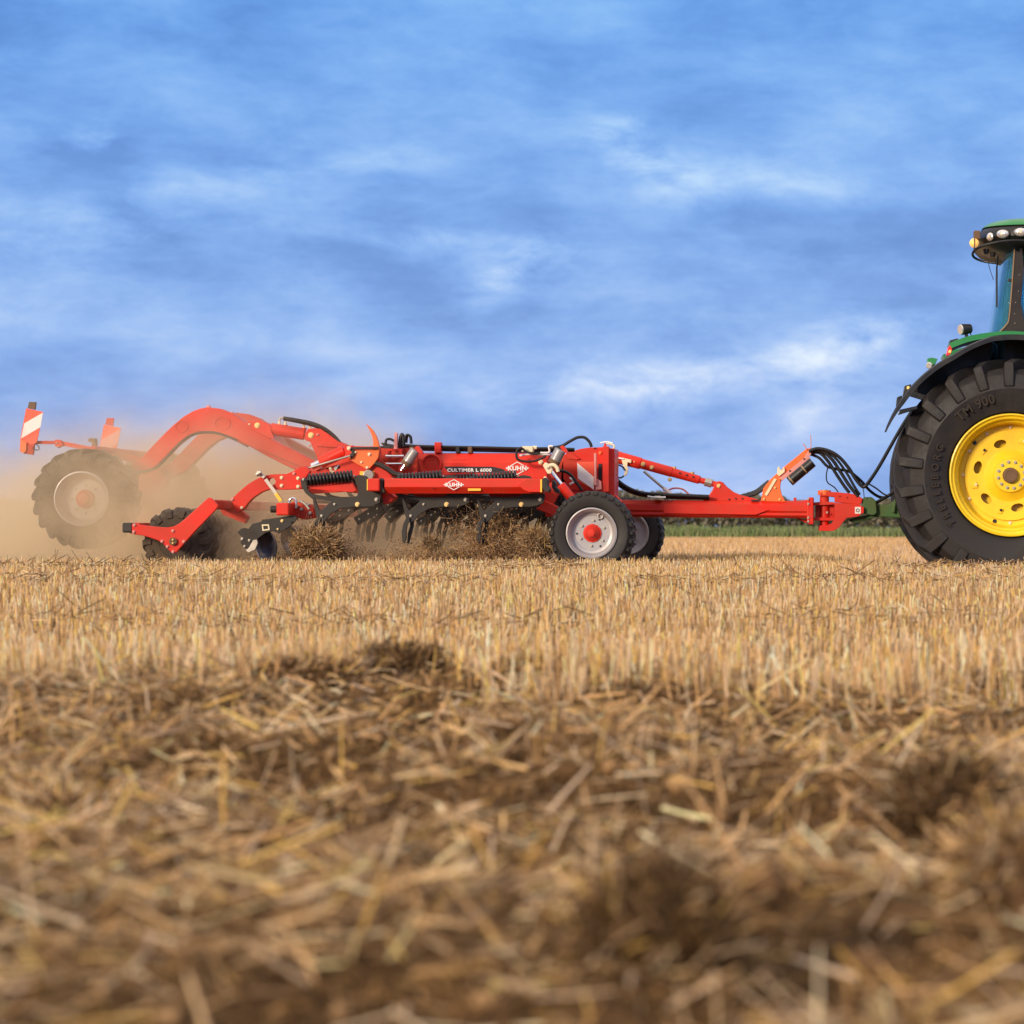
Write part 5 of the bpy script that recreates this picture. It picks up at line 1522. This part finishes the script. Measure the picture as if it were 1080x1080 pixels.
br = plate("roller_bracket", [(139, 552.2), (158, 554.7), (170, 556), (176, 556.3), (183, 555.2), (189.5, 551.8), (196, 546.5), (219, 525.3), (220.5, 524.7), (223, 525.8), (229.6, 532.6), (229.5, 534.6), (227, 538), (207, 558.6), (185.5, 583), (183.3, 583.8), (181, 583), (176, 578), (172, 573.5), (166, 569.8), (158, 567), (150, 564.8), (141, 563.5), (139, 562)], -1.72, .05, 'red', CU, bevel=.006)
for (x, y) in ((141.8, 553.8), (141.2, 561), (182.4, 560), (193.8, 571.2), (171, 571), (176.6, 576.4), (182.6, 582)): bolt(br, x, y, -1.72, 1.7, 'pink')
from_bm("bearing", add_cyl(bmesh.new(), PT(182.4, 571, -1.75), PT(182.4, 571, -1.70), .033, n=20), 'brown', br, smooth=True, bevel=.004)
for dy_ in (-1.8, 1.8): bolt(br, 182.4, 571 + dy_, -1.75, 1.0, 'zinc')
pbox("rubber_stop", 128.8, 551.3, 140, 561.8, -1.70, .16, 'black', CU, .012)
bm = prism_bm(pxpoly([(139, 552), (176, 556), (219.5, 525), (230, 533), (207, 558.6), (185, 583), (172, 573), (141, 563)], -1.72), [], 4.5, 4.55); from_bm("roller_bracket", bm, 'redd', CU)
c_ = PT(142, 557, -1.6); box("roller_frame_tube", (c_.x, 1.45, c_.z), (.09, 6.1, .09), 'redd', CU, .01)
c_ = PT(222, 532, -1.6); box("roller_frame_tube", (c_.x, 1.45, c_.z), (.08, 6.1, .08), 'redd', CU, .01)

# --- levelling discs
YD = -1.6
c_ = PT(299, 537, YD); s = PXL(13.2, YD)
dtb = box("disc_tube", (c_.x, 1.45, c_.z), (s, 6.1 + .1, s), 'red', CU, .012)
da = plate("disc_arm", [(250.5, 561.3), (254, 557.8), (258, 556.8), (262, 557.8), (266, 552.5), (276, 550), (276.3, 548), (284, 547.2), (292, 546), (310, 543.4), (313.6, 546.2), (310, 551.5), (305, 555.5), (294, 562.6), (288, 560), (280, 562), (272, 568), (266, 574), (262, 579), (257, 578), (253.5, 572), (255, 567)], YD + .02, .03, 'black', CU, bevel=.003)
for (x, y, r_, mt) in ((297.6, 549.3, 1.7, 'zinc'), (255.4, 568.2, 1.5, 'steel'), (263, 569.8, 1.4, 'steel'), (258, 576, 1.3, 'steel'), (307, 550.5, 1.2, 'black'), (293, 558, 1.1, 'zinc')): bolt(da, x, y, YD + .02, r_, mt)
plate("slot_ring", [(276, 553.2), (283.6, 553), (284.4, 559), (276.8, 560)], YD + .012, .008, 'cream', da, holes=[[(277.4, 554.6), (282.4, 554.4), (283, 557.8), (278, 558.6)]], bevel=.001)


def disc(x, y, Y, rx, parent, nm="levelling_disc"):
    c0 = PT(x, y, Y); r_ = PXL(rx, Y)
    bm = bmesh.new(); rings = []
    for (q, dp) in ((1, 0), (.98, .012), (.8, .035), (.5, .058), (.22, .064), (.001, .064)):
        rings.append([bm.verts.new(Vector((r_ * q * math.cos(t), dp, r_ * q * math.sin(t)))) for t in [i * 2 * math.pi / 40 for i in range(40)]])
    for A, B in zip(rings, rings[1:]):
        for j in range(40): bm.faces.new((A[j], A[(j + 1) % 40], B[(j + 1) % 40], B[j]))
    rot = Matrix.Rotation(R(-42), 4, 'Z') @ Matrix.Rotation(R(8), 4, 'X')
    bmesh.ops.transform(bm, matrix=Matrix.Translation(c0) @ rot, verts=bm.verts)
    o = from_bm(nm, bm, 'disc', parent, smooth=True, angle=50)
    md = o.modifiers.new("s", 'SOLIDIFY'); md.thickness = .005
    return o


d0 = disc(280, 576, YD + .12, 18, CU)
plate("hub_scraper", [(259, 581), (263, 577), (267, 569.5), (271, 569), (272, 573), (269, 580), (262, 583)], YD - .01, .03, 'steel', d0)
for k in range(8): disc(306 + k * 2, 570, -.9 + k * .62, 16, CU)
gk = plate("disc_clamp", [(303, 535), (308, 529), (316, 530), (323, 531), (330, 536), (332, 546), (322, 548), (313, 546), (306, 540)], -1.35, .12, 'redd', CU)
for (x, y) in ((313, 534), (318, 537), (325, 532), (327, 541)): bolt(gk, x, y, -1.36, 1.8, 'steel')
hose("u_bolt", [(305, 534), (305.5, 527.5), (309, 525.5), (312, 528), (312, 536)], .010, 'chrome', CU, Y=-1.5)
hose("u_bolt", [(316, 528), (322, 532), (326, 537)], .011, 'steel', CU, Y=-1.5)
from_bm("clamp_knob", add_cyl(bmesh.new(), PT(285.5, 537, YD + .1), PT(292.5, 537, YD + .1), .032, n=10), 'black', CU, bevel=.006)

# ------------------------------------------------------------------ airborne dust
def build_dust():
    x0, x1, y0, y1, z0, z1 = -14.0, -1.95, -1.55, 13.0, -.05, 2.3
    bm = bmesh.new(); add_box(bm, ((x0 + x1) / 2, (y0 + y1) / 2, (z0 + z1) / 2), (x1 - x0, y1 - y0, z1 - z0))
    m = bpy.data.materials.new("airborne_soil_dust"); m.use_nodes = True
    N, L = m.node_tree.nodes, m.node_tree.links; N.remove(N["Principled BSDF"])
    v = N.new("ShaderNodeVolumePrincipled"); v.inputs["Color"].default_value = (.87, .70, .475, 1); v.inputs["Anisotropy"].default_value = -.1
    L.new(v.outputs[0], N["Material Output"].inputs["Volume"])
    geo = N.new("ShaderNodeNewGeometry"); sp = N.new("ShaderNodeSeparateXYZ"); L.new(geo.outputs["Position"], sp.inputs[0])

    def mt(op, a, b_=None, c=None, clamp=False):
        n = N.new("ShaderNodeMath"); n.operation = op; n.use_clamp = clamp
        for i, q in enumerate((a, b_, c)):
            if q is None: continue
            if isinstance(q, (int, float)): n.inputs[i].default_value = q
            else: L.new(q, n.inputs[i])
        return n.outputs[0]

    def mr(f, a, b_, c, d, smooth=True):
        n = N.new("ShaderNodeMapRange"); n.interpolation_type = 'SMOOTHSTEP' if smooth else 'LINEAR'
        for i, q in enumerate((a, b_, c, d)): n.inputs[i + 1].default_value = q
        L.new(f, n.inputs[0]); return n.outputs[0]
    X, Y, Z = sp.outputs
    n1 = N.new("ShaderNodeTexNoise"); n1.inputs["Scale"].default_value = 1.1; n1.inputs["Detail"].default_value = 4; n1.inputs["Roughness"].default_value = .6; n1.inputs["Distortion"].default_value = .4
    L.new(geo.outputs["Position"], n1.inputs["Vector"])
    nz = mt('SUBTRACT', n1.outputs["Fac"], .5)
    # plume height along the machine
    fc = N.new("ShaderNodeFloatCurve"); cv = fc.mapping.curves[0]
    pts = [(-14, 1.35), (-9, 1.3), (-7.4, 1.32), (-6.6, 1.4), (-6.0, 1.65), (-5.5, 1.75), (-5.0, 1.5), (-4.5, 1.0), (-4.1, .70), (-3.4, .60), (-2.9, .45), (-2.45, .35), (-1.95, .25)]
    P = [((a - x0) / (x1 - x0), h / 2.0) for a, h in pts]
    cv.points[0].location = P[0]; cv.points[1].location = P[-1]
    for q in P[1:-1]: cv.points.new(*q)
    fc.mapping.update()
    L.new(mr(X, x0, x1, 0, 1, False), fc.inputs["Value"])
    H = mt('MULTIPLY', fc.outputs[0], 2.0)
    n2 = N.new("ShaderNodeTexNoise"); n2.inputs["Scale"].default_value = 3.2; n2.inputs["Detail"].default_value = 3; n2.inputs["Roughness"].default_value = .6; n2.inputs["Distortion"].default_value = .6
    L.new(geo.outputs["Position"], n2.inputs["Vector"]); nz2 = mt('SUBTRACT', n2.outputs["Fac"], .5)
    hgt = mt('SUBTRACT', mt('ADD', mt('ADD', H, mt('MULTIPLY', nz2, .8)), mt('MULTIPLY', nz, 1.7)), Z)
    hgt = mt('SUBTRACT', hgt, mr(Y, -.2, 1.7, 1.35, .0))
    prof = mr(hgt, -.4, 1.5, 0, 1)
    lat = mt('MULTIPLY', mr(Y, -1.5, -.75, .0, 1), mr(Y, 7, 13, 1, 0))
    # nearer dust close to the ground only
    base = mt('MULTIPLY', prof, lat)
    base = mt('MULTIPLY', base, mr(X, -1.95, -2.7, 0, 1))
    clump_ = mt('MULTIPLY', mr(n1.outputs["Fac"], .34, .64, .3, 1.6), mr(n2.outputs["Fac"], .35, .65, .5, 1.45))
    den = mt('MULTIPLY', base, clump_)
    bx, bz = mt('DIVIDE', mt('ADD', X, 5.75), 1.0), mt('DIVIDE', mt('SUBTRACT', Z, .35), .6)
    blob = mt('EXPONENT', mt('MULTIPLY', mt('ADD', mt('MULTIPLY', bx, bx), mt('MULTIPLY', bz, bz)), -1.0))
    low = mr(Z, .75, .1, 0, 1.0)
    den = mt('MULTIPLY', den, mt('ADD', mt('ADD', .50, mt('MULTIPLY', low, .85)), mt('MULTIPLY', blob, 1.9)))
    ex, ez = mt('DIVIDE', mt('ADD', X, 6.1), 1.15), mt('DIVIDE', mt('SUBTRACT', Z, .45), .68)
    near = mt('MULTIPLY', mt('EXPONENT', mt('MULTIPLY', mt('ADD', mt('MULTIPLY', ex, ex), mt('MULTIPLY', ez, ez)), -1.0)), mt('MULTIPLY', mr(Y, -1.45, -.9, 0, 1), mr(Y, 1.6, 3.2, 1, 0)))
    gx, gzz = mt('DIVIDE', mt('ADD', X, 3.75), .95), mt('DIVIDE', mt('SUBTRACT', Z, .15), .26)
    near2 = mt('MULTIPLY', mt('EXPONENT', mt('MULTIPLY', mt('ADD', mt('MULTIPLY', gx, gx), mt('MULTIPLY', gzz, gzz)), -1.0)), mt('MULTIPLY', mr(Y, -1.5, -1.1, 0, 1), mr(Y, 1.2, 2.5, 1, 0)))
    den = mt('ADD', den, mt('MULTIPLY', mt('ADD', mt('MULTIPLY', near, 1.25), mt('MULTIPLY', near2, 1.0)), clump_))
    L.new(den, v.inputs["Density"])
    o = from_bm("dust", bm, m)
    stuff(o, 'brown dust cloud billowing around the rear wheels of the cultivator', 'dust')


build_dust()
